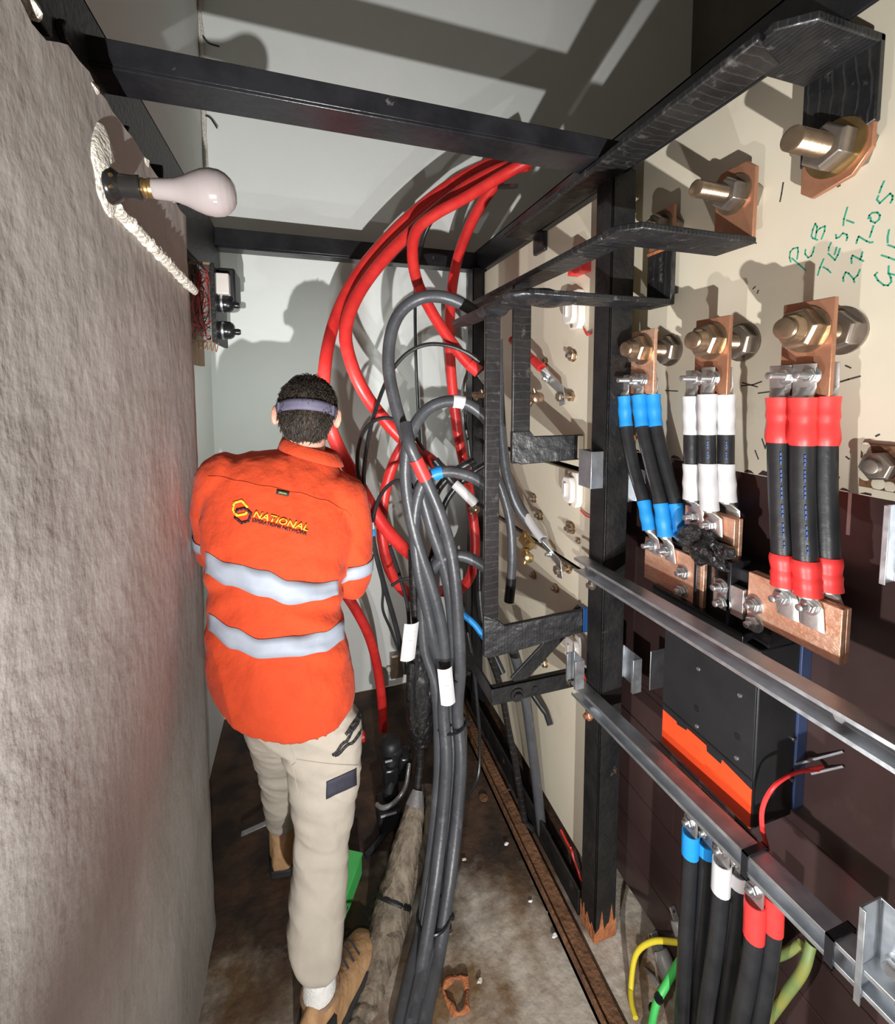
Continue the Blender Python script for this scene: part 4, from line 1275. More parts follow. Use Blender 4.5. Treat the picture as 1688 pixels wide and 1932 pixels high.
for f_ in (.46,):
    i = int(f_ * n_)
    q = MB().lathe(pts[i], pts[i + 1] - pts[i], [(0, rr[i] * 1.06), (.006, rr[i] * 1.1), (.012, rr[i] * 1.06)], 24)
    obj('binding', q, 'blackold', t)
i = 2
obj('lead_collar', MB().tube(pts[0:6], [.019 + .003 * k for k in range(6)], 18), 'leadwhite', t)
cable('hessian_cable', [(806, 1490, 1.52), (800, 1560, 1.50), (792, 1640, 1.46), (782, 1730, 1.40), (764, 1830, 1.32), (748, 1930, 1.24), (736, 2000, 1.2)], .034, 'lead', 'darker hessian wrapped cable hidden behind the grey bundle', n=18)

# labels and ties on the bundle
def sign(px, py, Y, w2, h2, tilt, lb, nlines):
    c = ony(px, py, Y)
    t = thing('cable_label', c, lb, 'label', 'white labels on the bundle')
    N = 8
    rings = []
    for j in range(N + 1):
        s = (j / N - .5) * 2
        x = s * w2
        y = .012 * s * s
        rings.append([c + Vector((x + tilt * h2, y, h2)), c + Vector((x - tilt * h2, y, -h2)), c + Vector((x - tilt * h2, y + .0012, -h2)), c + Vector((x + tilt * h2, y + .0012, h2))])
    obj('sheet', MB().rings(rings), 'white', t)
    q = MB()
    for k in range(nlines):
        z = h2 * (.55 - k * .22)
        L_ = w2 * (.5 + .25 * math.sin(k * 2.1))
        q.box(c.x + tilt * z - L_, c.x + tilt * z + L_ * .8, c.y - .0006 + .004, c.y + .0004 + .004, c.z + z - .0008, c.z + z + .0008)
    if nlines:
        q.v = [Vector((p.x, c.y + .012 * ((p.x - c.x - tilt * (p.z - c.z)) / w2) ** 2 - (.0008 if i % 8 in (0, 1, 4, 5) else 0), p.z)) for i, p in enumerate(q.v)]
        obj('small_print', q, 'greyprint', t, kind='stuff')


sign(774, 1213, 1.455, .026, .066, .12, 'white paper label on the black taped cable, left of the bundle', 3)
sign(844, 1298, 1.335, .025, .064, -.10, 'white paper label tied to the front of the grey bundle', 4)
for (a, b, Y, w2, lb) in ((856, 1372, 1.385, .052, 'black cable tie around the bundle below its white label'), (822, 1742, 1.19, .050, 'black cable tie around the bundle near the floor'),
                          (860, 1275, 1.40, .045, 'black cable tie around the bundle beside its white label')):
    c = ony(a, b, Y)
    q = MB()
    ring = [c + Vector((math.cos(u * math.pi / 12) * w2, .024 + math.sin(u * math.pi / 12) * (.052), .008 * math.cos(u * math.pi / 12))) for u in range(25)]
    q.tube(ring, .0045, 8, cap=False)
    q.rbox(c + Vector((w2 * .95, .0, .004)), .010, .006, .006, (0, .4, 0))
    obj('cable_tie', q, 'plblack2', label=lb, cat='cable tie', group='ties on the grey bundle')

# thin black wires
TW = 'thin black wires'
cable('thin_wire', [(783, 480, 2.33), (783, 560, 2.34), (784, 660, 2.34), (788, 760, 2.34), (792, 850, 2.33), (795, 960, 2.30)], .0085, 'blackcable', 'straight black wire running down the far wall', group=TW, n=8)
cable('thin_wire', [(982, 352, 1.70), (950, 352, 1.78), (905, 356, 1.88), (860, 372, 1.95), (825, 402, 2.0), (800, 445, 2.05), (788, 500, 2.15)], .010, 'blackcable', 'black wire curving from the top corner behind the red cables', group=TW, n=10)
cable('thin_wire', [(905, 682, 1.55), (880, 665, 1.56), (845, 652, 1.57), (805, 650, 1.58), (770, 665, 1.60), (742, 695, 1.62), (722, 735, 1.62), (705, 785, 1.60), (692, 840, 1.58), (686, 900, 1.57), (690, 940, 1.56)], .0075, 'blackcable', 'black wire arching across the high grey loop', group=TW, n=8)
cable('thin_wire', [(800, 850, 1.55), (775, 815, 1.56), (745, 792, 1.57), (715, 790, 1.58), (690, 808, 1.58), (677, 840, 1.57), (674, 880, 1.56), (682, 925, 1.55), (696, 965, 1.54)], .007, 'blackcable', 'black wire looping close behind the orange shoulder', group=TW, n=8)
cable('thin_wire', [(790, 930, 1.52), (770, 910, 1.53), (745, 908, 1.54), (722, 928, 1.54), (708, 960, 1.53), (702, 995, 1.52)], .007, 'blackcable', 'black wire arching into the small blue and white sleeve', group=TW, n=8)
cable('thin_wire', [(812, 1100, 1.5), (790, 1092, 1.52), (760, 1093, 1.54), (738, 1105, 1.55)], .006, 'blackcable', 'short black wire beside the lower red bend', group=TW, n=8)
t, pts = cable('thin_wire', [(700, 985, 1.52), (706, 1030, 1.52), (718, 1080, 1.52), (732, 1130, 1.53), (745, 1175, 1.53), (757, 1225, 1.53), (765, 1270, 1.53)], .009, 'blackcable', 'black wire pair hanging from a blue and white sleeve beside the worker', group=TW, n=8,
               bands=((.0, .05, 'white', 'sleeve'), (.05, .10, 'bluesl', 'sleeve')))
cable('thin_wire', [(700, 1000, 1.54), (712, 1060, 1.54), (722, 1110, 1.55), (722, 1150, 1.55), (738, 1190, 1.55), (756, 1240, 1.55)], .005, 'blackcable', 'thinner black wire beside the sleeved pair', group=TW, n=8)
cable('thin_wire', [(735, 1030, 1.60), (752, 1080, 1.60), (768, 1140, 1.58), (772, 1190, 1.56)], .007, 'blackcable', 'black wire between the red bend and the taped cable', group=TW, n=8)
cable('thin_wire', [(800, 1110, 1.6), (830, 985, 1.62), (845, 940, 1.62), (880, 900, 1.6), (925, 870, 1.56)], .012, 'blackcable', 'black cable crossing behind the bundle up to the front drop', group=TW, n=10)
cable('thin_wire', [(812, 960, 1.62), (828, 920, 1.62), (858, 890, 1.60), (895, 868, 1.58)], .016, 'blackcable', 'thicker black cable behind the blue tag', group=TW, n=10)
cable('thin_wire', [(890, 740, 2.0), (880, 770, 2.0), (878, 800, 2.0), (884, 840, 2.0), (890, 900, 2.0)], .008, 'blackcable', 'black wire along the far post', group=TW, n=8)
cable('thin_wire', [(870, 1120, 1.7), (880, 1180, 1.65), (892, 1250, 1.62), (900, 1330, 1.60), (905, 1400, 1.60), (900, 1470, 1.56), (870, 1510, 1.5), (830, 1515, 1.48), (800, 1505, 1.5)], .007, 'blackcable', 'black wire looping low behind the bundle', group=TW, n=8)
cable('thin_wire', [(905, 1060, 1.62), (905, 1120, 1.6), (912, 1180, 1.58), (930, 1230, 1.55), (948, 1270, 1.52)], .013, 'blackcable', 'black cable behind the corner of the lowest foot', group=TW, n=10)
cable('thin_wire', [(690, 1670, 1.5), (705, 1645, 1.52), (722, 1610, 1.55), (740, 1570, 1.6)], .011, 'blackcable', 'black cable end lying on the floor right of the khaki trousers', group=TW, n=10)

# small box low on the far wall and bits on the floor
c = ony(746, 1247, YB)
t = thing('wall_box', c, 'small grey brown box low on the far wall behind the bundle', 'box')
obj('body', MB().box(c.x - .035, c.x + .035, YB - .045, YB - .001, c.z - .075, c.z + .06), 'steelnut', t, bevel=.003)
obj('lid', MB().box(c.x - .031, c.x + .031, YB - .049, YB - .045, c.z - .07, c.z + .055), 'bronze', t, bevel=.002)
obj('white_stopper', MB().ball((c.x - .045, YB - .02, c.z - .03), .014, .014, .018, 10, 8), 'plaster', t)
k_ = 0
for (a, b, s, m_) in ((1037, 1720, .011, 'leadwhite'), (1046, 1765, .010, 'white'), (955, 1592, .009, 'white'), (875, 1622, .008, 'plaster'), (960, 1490, .008, 'leadwhite'), (905, 1850, .010, 'plaster'),
                      (850, 1760, .008, 'steelnut'), (740, 1635, .009, 'plaster'), (1000, 1700, .007, 'white')):
    p = onz(a, b, .006)
    q = lump((p.x, p.y, .006), s * .95, s * .6, s * .35, s * .5, 150, 9, 6)
    obj('debris', q, m_, label='small pale scrap of rubbish on the dirty floor', cat='scrap', group='scraps on the floor')
p = onz(912, 1505, .004)
obj('washer', MB().lathe((p.x, p.y, .003), (0, 0, 1), [(0, .012), (0, .018), (.003, .018), (.003, .012)], 18), 'rust', label='flat rusty washer on the floor right of the bundle', cat='washer')
p = onz(862, 1880, .003)
q = MB()
ring = []
for k in range(15):
    u = 2 * math.pi * k / 14
    ring.append(Vector((p.x + .030 * math.cos(u) * (1 + .25 * math.sin(3 * u)), p.y + .045 * math.sin(u) * (1 + .2 * math.cos(2 * u)), .006)))
q.tube(ring, [.007 + .004 * math.sin(k * 1.7) for k in range(15)], 8, cap=False)
obj('rust_flake', q, 'orangerust', label='ring shaped orange rust flake on the grey floor', cat='rust')

# ================================================================== lamp, plaster conduit and meter panel on the left
yb, zb_ = .886, 2.018
t = thing('bulb_lamp', (XW, yb, 1.95), 'opal light bulb in a black batten holder on the rendered wall', 'lamp')
ax = Vector((.93, .0, .05)).normalized()
s0 = Vector((XW + .004, yb, zb_ - .004))
obj('base', MB().lathe(s0, ax, [(0, .029), (.005, .030), (.012, .027), (.018, .022), (.022, .018)], 24), 'bakelite', t)
obj('holder', MB().lathe(s0 + ax * .018, ax, [(0, .019), (.004, .0195), (.022, .0185), (.026, .0195), (.031, .0195), (.033, .016)], 24), 'bakelite', t)
obj('brass_ring', MB().lathe(s0 + ax * .049, ax, [(0, .0150), (.004, .0162), (.006, .0146), (.010, .0146), (.012, .0162), (.017, .0156)], 22), 'brass', t)
pr = [(0, .0150), (.004, .0165), (.020, .0175), (.036, .0195), (.050, .0245), (.064, .0315), (.078, .0370), (.092, .0392), (.106, .0375), (.116, .0325), (.124, .0245), (.129, .0150), (.1305, .004)]
ps = []
for i in range(len(pr) - 1):
    for k in range(3):
        f_ = k / 3
        ps.append((pr[i][0] * (1 - f_) + pr[i + 1][0] * f_, pr[i][1] * (1 - f_) + pr[i + 1][1] * f_))
ps.append(pr[-1])
obj('bulb', MB().lathe(s0 + ax * .064, ax, ps, 32), 'bulbglass', t, sharp=80)
for k in range(2):
    obj('terminal_screw', MB().cyl(s0 + Vector((.010, -.022, .008 - k * .018)), s0 + Vector((.015, -.026, .008 - k * .018)), .003, n=10), 'brass', t)
q = lump((XW + .0, yb + .008, zb_ + .018), .014, .045, .068, .014, 34, 22, 16)
obj('plaster_patch', q, 'plaster', t, sharp=12, label='chipped white plaster around the holder')
# plastered conduit
a0, a1 = Vector((XW + .006, yb + .03, zb_ - .03)), onx(366, 548, XW + .006)
N = 110
pts = [a0.lerp(a1, k / N) + Vector((0, .003 * noise.noise((k * .3, 1, 1)), .004 * noise.noise((k * .25, 5, 2)))) for k in range(N + 1)]
q = MB().tube(pts, [.011 + .004 * noise.noise((k * .5, 8, 1)) for k in range(N + 1)], 10)
q.v = [p + Vector((noise.noise(p * 75) * .5, noise.noise(p * 75 + Vector((4, 0, 0))), noise.noise(p * 75 + Vector((0, 4, 0))))) * .0038 for p in q.v]
obj('plastered_conduit', q, 'plaster', label='white plastered conduit sloping from the bulb holder to the meter panel', cat='conduit', sharp=14)
# the holder's brown shadow on the wall shaped as a lump, never linked
q = lump((XW - .002, .865, 2.055), .010, .030, .040, .006, 40, 16, 12)

# meter panel seen from behind: thin panel, open wired back facing the camera
# brown patch
c0, c1 = ony(366, 488, 1.98), ony(441, 688, 1.98)
x0, x1, z1, z0 = XR + .001, ony(408, 600, 1.98).x, c0.z - .01, c1.z + .05
t = thing('meter_panel', (XR + .07, 2.0, z0), 'meter panel seen from the side, tangled red wiring behind and black meters in front', 'panel')
obj('backboard', MB().box(XR + .001, XR + .02, 1.93, 2.16, z0 - .05, z1), 'wood', t, bevel=.002)
xm = x1
obj('panel', MB().box(xm - .004, xm + .012, 1.90, 2.16, z0 + .03, z1 - .02), 'blackold', t, bevel=.002)
obj('frame', MB().box(XR + .02, xm, 1.90, 1.908, z1 - .028, z1 - .02).box(XR + .02, xm, 1.90, 1.908, z0 + .03, z0 + .038).box(XR + .02, XR + .028, 1.90, 1.908, z0 + .03, z1 - .02), 'wood', t)
obj('white_meter', MB().box(xm + .012, xm + .058, 1.92, 2.02, z1 - .13, z1 - .05), 'ceramic', t, bevel=.004)
obj('meter_cover', MB().box(xm + .012, xm + .075, 1.96, 2.12, z1 - .15, z1 - .02), 'plblack', t, bevel=.008)
for z in (z0 + .19, z0 + .085):
    b_ = obj('instrument', MB().lathe((xm + .012, 1.97, z), (1, 0, 0), [(0, .034), (.02, .036), (.04, .034), (.05, .028), (.055, .020)], 22), 'plblack2', t)
    obj('knob', MB().lathe((xm + .067, 1.97, z - .005), (1, 0, 0), [(0, .012), (.014, .013), (.022, .009)], 14), 'bakelite', b_)
    obj('highlight_ring', MB().lathe((xm + .022, 1.97, z), (1, 0, 0), [(0, .0365), (.004, .037), (.008, .0365)], 22), 'zinc', b_)
rnd = random.Random(5)
for k in range(30):
    za, zb2 = rnd.uniform(z0 + .04, z1 - .04), rnd.uniform(z0 + .04, z1 - .04)
    xa, xb_ = XR + .03 + rnd.random() * .03, xm - .012
    mid = Vector((rnd.uniform(XR + .03, xm - .012), 1.885 + rnd.random() * .05, (za + zb2) / 2 + rnd.uniform(-.06, .06)))
    pts = spline([Vector((xb_, 1.93, za)), Vector((rnd.uniform(XR + .05, xm - .02), 1.90 + rnd.random() * .03, za + rnd.uniform(-.03, .03))), mid, Vector((xa, 1.93, zb2))], 5)
    obj('wire', MB().tube(pts, .0017, 6), 'wirered' if k % 4 else 'blackcable', t)
for k in range(5):
    pts = spline([Vector((XR + .05 + k * .014, 1.91, z0 + .035)), Vector((XR + .055 + k * .014, 1.90, z0 + .005 - k * .003)), Vector((XR + .07 + k * .012, 1.91, z0 + .03))], 5)
    obj('wire_loop', MB().tube(pts, .0018, 6), 'coppold', t)
# dead stalks in the upper far corner
for k in range(4):
    z = 2.95 + k * .12
    pts = spline([Vector((XR + .01, YB - .01, z)), Vector((XR + .04, YB - .03, z - .02 - k * .01)), Vector((XR + .07 + .02 * (k % 2), YB - .05, z - .07))], 4)
    obj('dead_root', MB().tube(pts, .0035, 6), 'blackold', label=['lowest', 'second lowest', 'third', 'topmost'][k] + ' thin dark dead root poking from the far upper corner', cat='root', group='dead roots in the corner')

# ================================================================== the worker
def eval_blob(mb, voxel, smooth=4, disp=None, fac=.5):
    """union of overlapping closed pieces -> one continuous smooth skin"""
    me = mb.mesh('blob')
    o = bpy.data.objects.new('blob', me)
    COL.objects.link(o)
    r = o.modifiers.new('r', 'REMESH')
    r.mode = 'VOXEL'
    r.voxel_size = voxel
    if smooth:
        s = o.modifiers.new('s', 'SMOOTH')
        s.factor = fac
        s.iterations = smooth
    dg = bpy.context.evaluated_depsgraph_get()
    dg.update()
    ev = o.evaluated_get(dg)
    out = bpy.data.meshes.new_from_object(ev)
    bpy.data.objects.remove(o)
    bpy.data.meshes.remove(me)
    if disp:
        ns = [v.normal.copy() for v in out.vertices]
        for v, n in zip(out.vertices, ns):
            v.co = v.co + n * disp(v.co, n)
    return out


def place(me, name, material, parent, label=None, sharp=180):
    org = ORG[parent]
    me.transform(Matrix.Translation(-org))
    finish(me, sharp)
    me.name = name
    o = link(name, me, material, parent)
    return tag(o, label)


def bvh_of(me, org=Vector((0, 0, 0))):
    return BVHTree.FromPolygons([v.co + org for v in me.vertices], [tuple(p.vertices) for p in me.polygons])


def ring_lr(l, r, Yc, ratio, n=40, drop=None, yaw=0.0):
    L, Rr = ony(*l, Yc), ony(*r, Yc)
    c, lat = (L + Rr) / 2, (Rr - L) / 2
    a = lat.length
    lat = lat.normalized()
    dep = Vector((-lat.y, lat.x, 0)).normalized()
    if dep.y < 0:
        dep = -dep
    out = []
    for j in range(n):
        u = 2 * math.pi * j / n
        cx, sy = math.cos(u), math.sin(u)
        k = 2.35
        x = math.copysign(abs(cx) ** (2 / k), cx)
        y = math.copysign(abs(sy) ** (2 / k), sy)
        p = c + lat * (a * x) + dep * (a * ratio * y)
        if drop:
            p.z -= drop * (.5 - .5 * math.cos(2 * u)) ** 1.1
        out.append(p)
    return out


def dense(rows, k, n):
    """interpolate a list of equal length rings smoothly"""
    cols = [spline([r[j] for r in rows], k) for j in range(n)]
    return [[cols[j][i] for j in range(n)] for i in range(len(cols[0]))]


def limb(mb, pts, rs, k=6, n=20):
    c = spline(pts, k)
    m = len(c)
    rr = []
    for i in range(m):
        f_ = i / (m - 1) * (len(rs) - 1)
        a = min(int(f_), len(rs) - 2)
        rr.append(rs[a] + (rs[a + 1] - rs[a]) * (f_ - a))
    mb.tube(c, rr, n)
    mb.ball(c[0], rr[0], n=16, m=10)
    mb.ball(c[-1], rr[-1], n=16, m=10)
    return mb


PX = Vector((-.08, 1.22, 0))
per = thing('person', PX, 'worker seen from behind in orange shirt with silver bands and khaki trousers', 'person')

# joints
HEADC = ony(580, 779, 1.335)
NECK = Vector((-.015, 1.31, 1.47))
LSH, LEL, LHA = ony(424, 908, 1.29), ony(421, 1040, 1.37), Vector((-.06, 1.60, 1.25))
RSH, REL, RHA = ony(646, 940, 1.28), ony(664, 1092, 1.30), Vector((.12, 1.53, 1.22))
HROT = Matrix.Rotation(R(5), 3, 'Y') @ Matrix.Rotation(R(-14), 3, 'X') @ Matrix.Rotation(R(-4), 3, 'Z')


def hp(x, y, z):
    return HEADC + HROT @ Vector((x, y, z))


# ---- body: one skin (head with face, neck, trunk, arms with hands, legs)
b = MB()
b.ball(HEADC, .071, .092, .105, 24, 16, HROT)
b.ball(hp(0, .030, -.055), .056, .064, .070, 20, 14, HROT)          # jaw
b.ball(hp(0, .085, -.095), .024, .022, .020, 14, 10, HROT)          # chin
b.rings([[hp(sx * .009 * w_, .086 + d_, zz) for sx in (-1, 1)] + [hp(sx * .011 * w_, .076, zz) for sx in (1, -1)] for zz, w_, d_ in ((.010, .8, .006), (-.012, 1.0, .018), (-.032, 1.5, .028), (-.040, 1.3, .016))])  # nose
for sx in (-1, 1):
    b.ball(hp(sx * .030, .083, .016), .020, .010, .007, 12, 8, HROT)     # brow
    b.ball(hp(sx * .038, .066, -.030), .022, .018, .018, 12, 8, HROT)    # cheek
    for q_ in range(9):                                                  # ear rim and lobe
        u = -1.2 + q_ * .36
        b.ball(hp(sx * (.081 + .010 * math.cos(u)), -.004 - .014 * math.cos(u * 1.0), -.012 + .026 * math.sin(u)), .0065, n=10, m=8)
    b.ball(hp(sx * .079, -.006, -.014), .009, .015, .024, 10, 8, HROT)
b.ball(hp(0, .088, -.060), .022, .010, .006, 12, 8, HROT)            # upper lip
b.ball(hp(0, .086, -.070), .018, .010, .006, 12, 8, HROT)            # lower lip
limb(b, [hp(0, -.010, -.055), (hp(0, -.02, -.10) + NECK) / 2, NECK + Vector((0, 0, -.03))], [.056, .056, .064])
rows = [((470, 865), (640, 920), 1.29, .5), ((410, 900), (655, 955), 1.28, .5), ((396, 970), (650, 1020), 1.27, .5), ((402, 1080), (630, 1110), 1.245, .52), ((410, 1180), (632, 1200), 1.22, .55),
        ((408, 1270), (645, 1275), 1.205, .58), ((430, 1320), (640, 1330), 1.20, .5)]
b.rings(dense([ring_lr(*r) for r in rows], 4, 40))
limb(b, [LSH, (LSH + LEL) / 2 + Vector((-.012, 0, 0)), LEL, LEL * .45 + LHA * .55, LHA], [.055, .048, .042, .037, .026])
limb(b, [RSH, (RSH + REL) / 2 + Vector((.006, 0, 0)), REL, REL * .45 + RHA * .55, RHA], [.055, .048, .042, .037, .026])


def hand(mb, wrist, fwd, palm_n, thumb_side):
    """palm, four curled fingers of different length and a thumb from the side of the palm"""
    fwd, pn = fwd.normalized(), palm_n.normalized()
    sd = fwd.cross(pn).normalized() * thumb_side
    for k in range(5):
        c = wrist + fwd * (.018 + .018 * k)
        mb.ball(c, .026, .026, .026, 12, 8)
        mb.ball(c + sd * .018, .019, n=12, m=8)
        mb.ball(c - sd * .018, .018, n=12, m=8)
    for k, (L_, o_) in enumerate(((.072, .031), (.080, .010), (.075, -.011), (.060, -.031))):
        p0 = wrist + fwd * .088 + sd * o_
        d = (fwd * .95 + sd * (.16 - .10 * k)).normalized()
        p1 = p0 + d * L_ * .44 + pn * L_ * .14
        p2 = p1 + (d * .45 + pn * .9).normalized() * L_ * .34
        p3 = p2 + (pn * .75 - d * .6).normalized() * L_ * .28
        c = spline([p0 - d * .02, p0, p1, p2, p3], 4)
        mb.tube(c, [.0098 - .0026 * i / len(c) for i in range(len(c))], 10)
        mb.ball(c[-1], .0074, n=10, m=8)
    t0 = wrist + fwd * .035 + sd * .026
    c = spline([t0, t0 + (sd * .8 + fwd * .6).normalized() * .034 + pn * .006, t0 + (sd * .7 + fwd * 1.0 + pn * .5).normalized() * .064], 4)
    mb.tube(c, [.0135, .0130, .0126, .0122, .0118, .0113, .0106, .010, .0088][:len(c)], 10)
    mb.ball(c[-1], .0088, n=10, m=8)


hand(b, LHA, Vector((.45, .75, .25)), Vector((.75, -.35, -.3)), 1)
hand(b, RHA, Vector((-.25, .85, .25)), Vector((-.85, -.15, -.2)), -1)
# legs inside the trousers
RHIP, RKN, RAN = ony(606, 1330, 1.205), ony(607, 1560, 1.185), Vector((.0, 1.092, .10))
LHIP, LKN, LAN = ony(520, 1330, 1.22), Vector((-.105, 1.42, .50)), Vector((-.115, 1.585, .10))
limb(b, [RHIP, (RHIP + RKN) / 2, RKN, (RKN + RAN) / 2, RAN], [.078, .066, .050, .044, .034])
limb(b, [LHIP, (LHIP + LKN) / 2, LKN, (LKN + LAN) / 2, LAN], [.070, .056, .042, .036, .032])
HEEL_R, TOE_R = Vector((-.030, 1.042, .045)), Vector((.122, 1.235, .040))
HEEL_L, TOE_L = Vector((-.118, 1.545, .045)), Vector((-.075, 1.795, .040))
limb(b, [RAN, HEEL_R * .70 + TOE_R * .30 + Vector((0, 0, .012)), HEEL_R * .15 + TOE_R * .85], [.034, .030, .017])
limb(b, [LAN, HEEL_L * .70 + TOE_L * .30 + Vector((0, 0, .012)), HEEL_L * .15 + TOE_L * .85], [.034, .030, .017])
place(eval_blob(b, .0048, 3), 'body', 'skin', per)
for sx in (-1, 1):
    obj('eye', MB().ball(hp(sx * .030, .0835, .004), .0105, n=14, m=10), 'white', per)

# ---- shirt
SR = [((548, 838), (628, 862), 1.318, .86), ((535, 846), (636, 874), 1.312, .80), ((505, 850), (644, 890), 1.306, .66), ((455, 856), (655, 908), 1.298, .56), ((412, 874), (664, 934), 1.288, .52),
      ((392, 908), (670, 966), 1.280, .53), ((383, 965), (666, 1012), 1.268, .56), ((383, 1035), (650, 1075), 1.250, .59), ((388, 1105), (643, 1138), 1.235, .60), ((391, 1180), (652, 1198), 1.220, .61),
      ((388, 1245), (664, 1258), 1.208, .62), ((393, 1285), (669, 1293), 1.202, .62), ((402, 1305), (666, 1315), 1.200, .62)]


def ridge(p, s):
    return (1 - abs(noise.noise(p) * 2)) ** 3 * s


def fold(p, n):
    a = .0060 * noise.noise((p.x * 7, p.y * 5, p.z * 5)) + .0045 * noise.noise((p.x * 17 + p.z * 6, p.y * 9, p.z * 7 + p.x * 5)) + .0016 * noise.noise(p * 34)
    a += ridge(Vector((p.x * 9 + p.z * 3, p.y * 4, p.z * 4 - p.x * 3)), .0050)
    # drag lines from the right underarm towards the lower back
    d = (p - Vector((.075, 1.12, 1.10)))
    t_ = d.x * .55 + d.z
    a += .0075 * math.exp(-(d.length / .12) ** 2) * math.sin(t_ * 90)
    d = (p - Vector((-.27, 1.16, 1.18)))
    a += .0050 * math.exp(-(d.length / .11) ** 2) * math.sin((d.z - d.x * .6) * 85)
    return a


NS = 48
rings_ = dense([ring_lr(*r, n=NS) for r in SR[:-1]] + [ring_lr(*SR[-1], n=NS, drop=.052)], 5, NS)
# the body of the shirt as a closed solid, sleeves joined to it, one skin
sh = MB().rings(rings_)
limb(sh, [LSH + Vector((.02, 0, .0)), LSH, (LSH + LEL) / 2 + Vector((-.014, 0, 0)), LEL + Vector((-.004, 0, -.004)), LEL * .55 + LHA * .45, LEL * .22 + LHA * .78], [.068, .072, .064, .056, .048, .040], 6, 26)
limb(sh, [RSH + Vector((-.02, 0, .0)), RSH, (RSH + REL) / 2 + Vector((.010, 0, 0)), REL + Vector((-.004, 0, -.006)), REL * .55 + RHA * .45, REL * .22 + RHA * .78], [.068, .072, .066, .054, .047, .040], 6, 26)
shirt_me = eval_blob(sh, .0052, 6, fold)
SB = bvh_of(shirt_me)
shirt = place(shirt_me, 'shirt', 'shirt', per, 'orange long sleeved work shirt')
tor_me = eval_blob(MB().rings(rings_), .0052, 6, fold)
TB = bvh_of(tor_me)
bpy.data.meshes.remove(tor_me)


def hit(px, py, tree, eps=.0025):
    d = ray(px, py).normalized()
    loc, n, i, dist = tree.ray_cast(CAM, d)
    if loc is None:
        loc, n, i, dist = tree.find_nearest(ony(px, py, 1.2))
    if n.dot(d) > 0:
        n = -n
    return loc + n * eps, n


def table(t, x):
    for (a, ya), (b_, yb2) in zip(t, t[1:]):
        if x <= b_:
            f_ = max(0, (x - a) / (b_ - a))
            f_ = f_ * f_ * (3 - 2 * f_)
            return ya + (yb2 - ya) * f_
    return t[-1][1]


def band(top, bot, l, r, name='reflective_band'):
    N = 46
    quad = []
    for i in range(N + 1):
        x = l + (r - l) * i / N
        col = []
        for k in range(4):
            f_ = k / 3
            col.append(hit(x, table(top, x) * (1 - f_) + table(bot, x) * f_, TB, .0020)[0])
        quad.append(col)
    back = []
    for i in range(N, -1, -1):
        col = []
        for k in range(4):
            p = quad[i][k]
            loc, n, _, _ = TB.ray_cast(Vector((p.x, p.y + .6, p.z)), Vector((0, -1, 0)))
            col.append(loc + Vector((0, .0032, 0)) if loc else p + Vector((0, .02, 0)))
        back.append(col)
    cols = quad + back
    q = MB()
    n_ = len(cols)
    q.add([p for c in cols for p in c], [(i * 4 + k, ((i + 1) % n_) * 4 + k, ((i + 1) % n_) * 4 + k + 1, i * 4 + k + 1) for i in range(n_) for k in range(3)])
    o = obj(name, q, 'band', shirt, sharp=180, label='silver reflective band')
    s = o.modifiers.new('solid', 'SOLIDIFY')
    s.thickness = .0008
    s.offset = 0
    return o


band([(384, 1040), (430, 1062), (500, 1076), (545, 1096), (600, 1100), (642, 1094)], [(384, 1080), (430, 1104), (500, 1126), (545, 1141), (600, 1132), (642, 1122)], 389, 637)
band([(390, 1156), (440, 1184), (490, 1206), (560, 1200), (610, 1192), (655, 1168)], [(390, 1188), (440, 1224), (490, 1242), (560, 1238), (610, 1230), (655, 1204)], 395, 648)


def sleeve_band(p0, p1, r, label='silver reflective band on the sleeve'):
    d = (p1 - p0)
    u, v = frame(d)
    q = MB()
    rows_ = []
    for s in range(4):
        c = p0 + d * (s / 3)
        row = []
        for j in range(30):
            a = 2 * math.pi * j / 30
            dr = (u * math.cos(a) + v * math.sin(a))
            loc, n, _, _ = SB.ray_cast(c + dr * .09, -dr)
            if loc is None or (loc - c).length > r * 1.5 or (loc - c).length < r * .55:
                loc = c + dr * r
            row.append(loc + dr * .0028)
        rows_.append(row)
    q.rings(rows_, cap=False)
    o = obj('sleeve_band', q, 'band', shirt, sharp=180, label=label)
    s = o.modifiers.new('solid', 'SOLIDIFY')
    s.thickness = .001
    s.offset = 1


m0 = (RSH + REL) / 2 + Vector((.008, 0, 0))
sleeve_band(m0 * .55 + REL * .45, m0 * .25 + REL * .75, .060)
m1 = (LSH + LEL) / 2 + Vector((-.012, 0, 0))
sleeve_band(m1 * .62 + LEL * .38, m1 * .36 + LEL * .64, .062)

# collar, yoke seam, collar tab
cr = []
for z_, gr in ((-.022, .002), (.002, .004), (.016, .002), (.022, .005), (.019, .010), (.004, .016), (-.012, .022)):
    base = ring_lr((541, 842), (632, 868), 1.315, .84, n=NS)
    c = sum(base, Vector()) / NS
    cr.append([p + (p - c).normalized() * gr + Vector((0, 0, z_)) for p in base])
q = MB().rings(cr, cap=False)
o = obj('collar', q, 'shirt', shirt, sharp=180)
s = o.modifiers.new('solid', 'SOLIDIFY')
s.thickness = .004
s.offset = 1
for pts2 in ([(378, 900), (410, 899), (450, 908), (500, 918), (560, 930), (610, 944), (650, 962), (672, 985)],):
    pts = [hit(a, b_, SB, .0006)[0] for a, b_ in [(x, table(pts2, x)) for x in range(392, 666, 6)]]
    obj('yoke_seam', MB().tube(pts, .0017, 6), 'shirt', shirt)
pts = [hit(a, b_, SB, .0004)[0] for a, b_ in [(648, 960), (640, 990), (634, 1020), (634, 1050), (640, 1075)]]
obj('armhole_seam', MB().tube(spline(pts, 4), .0016, 6), 'shirt', shirt)


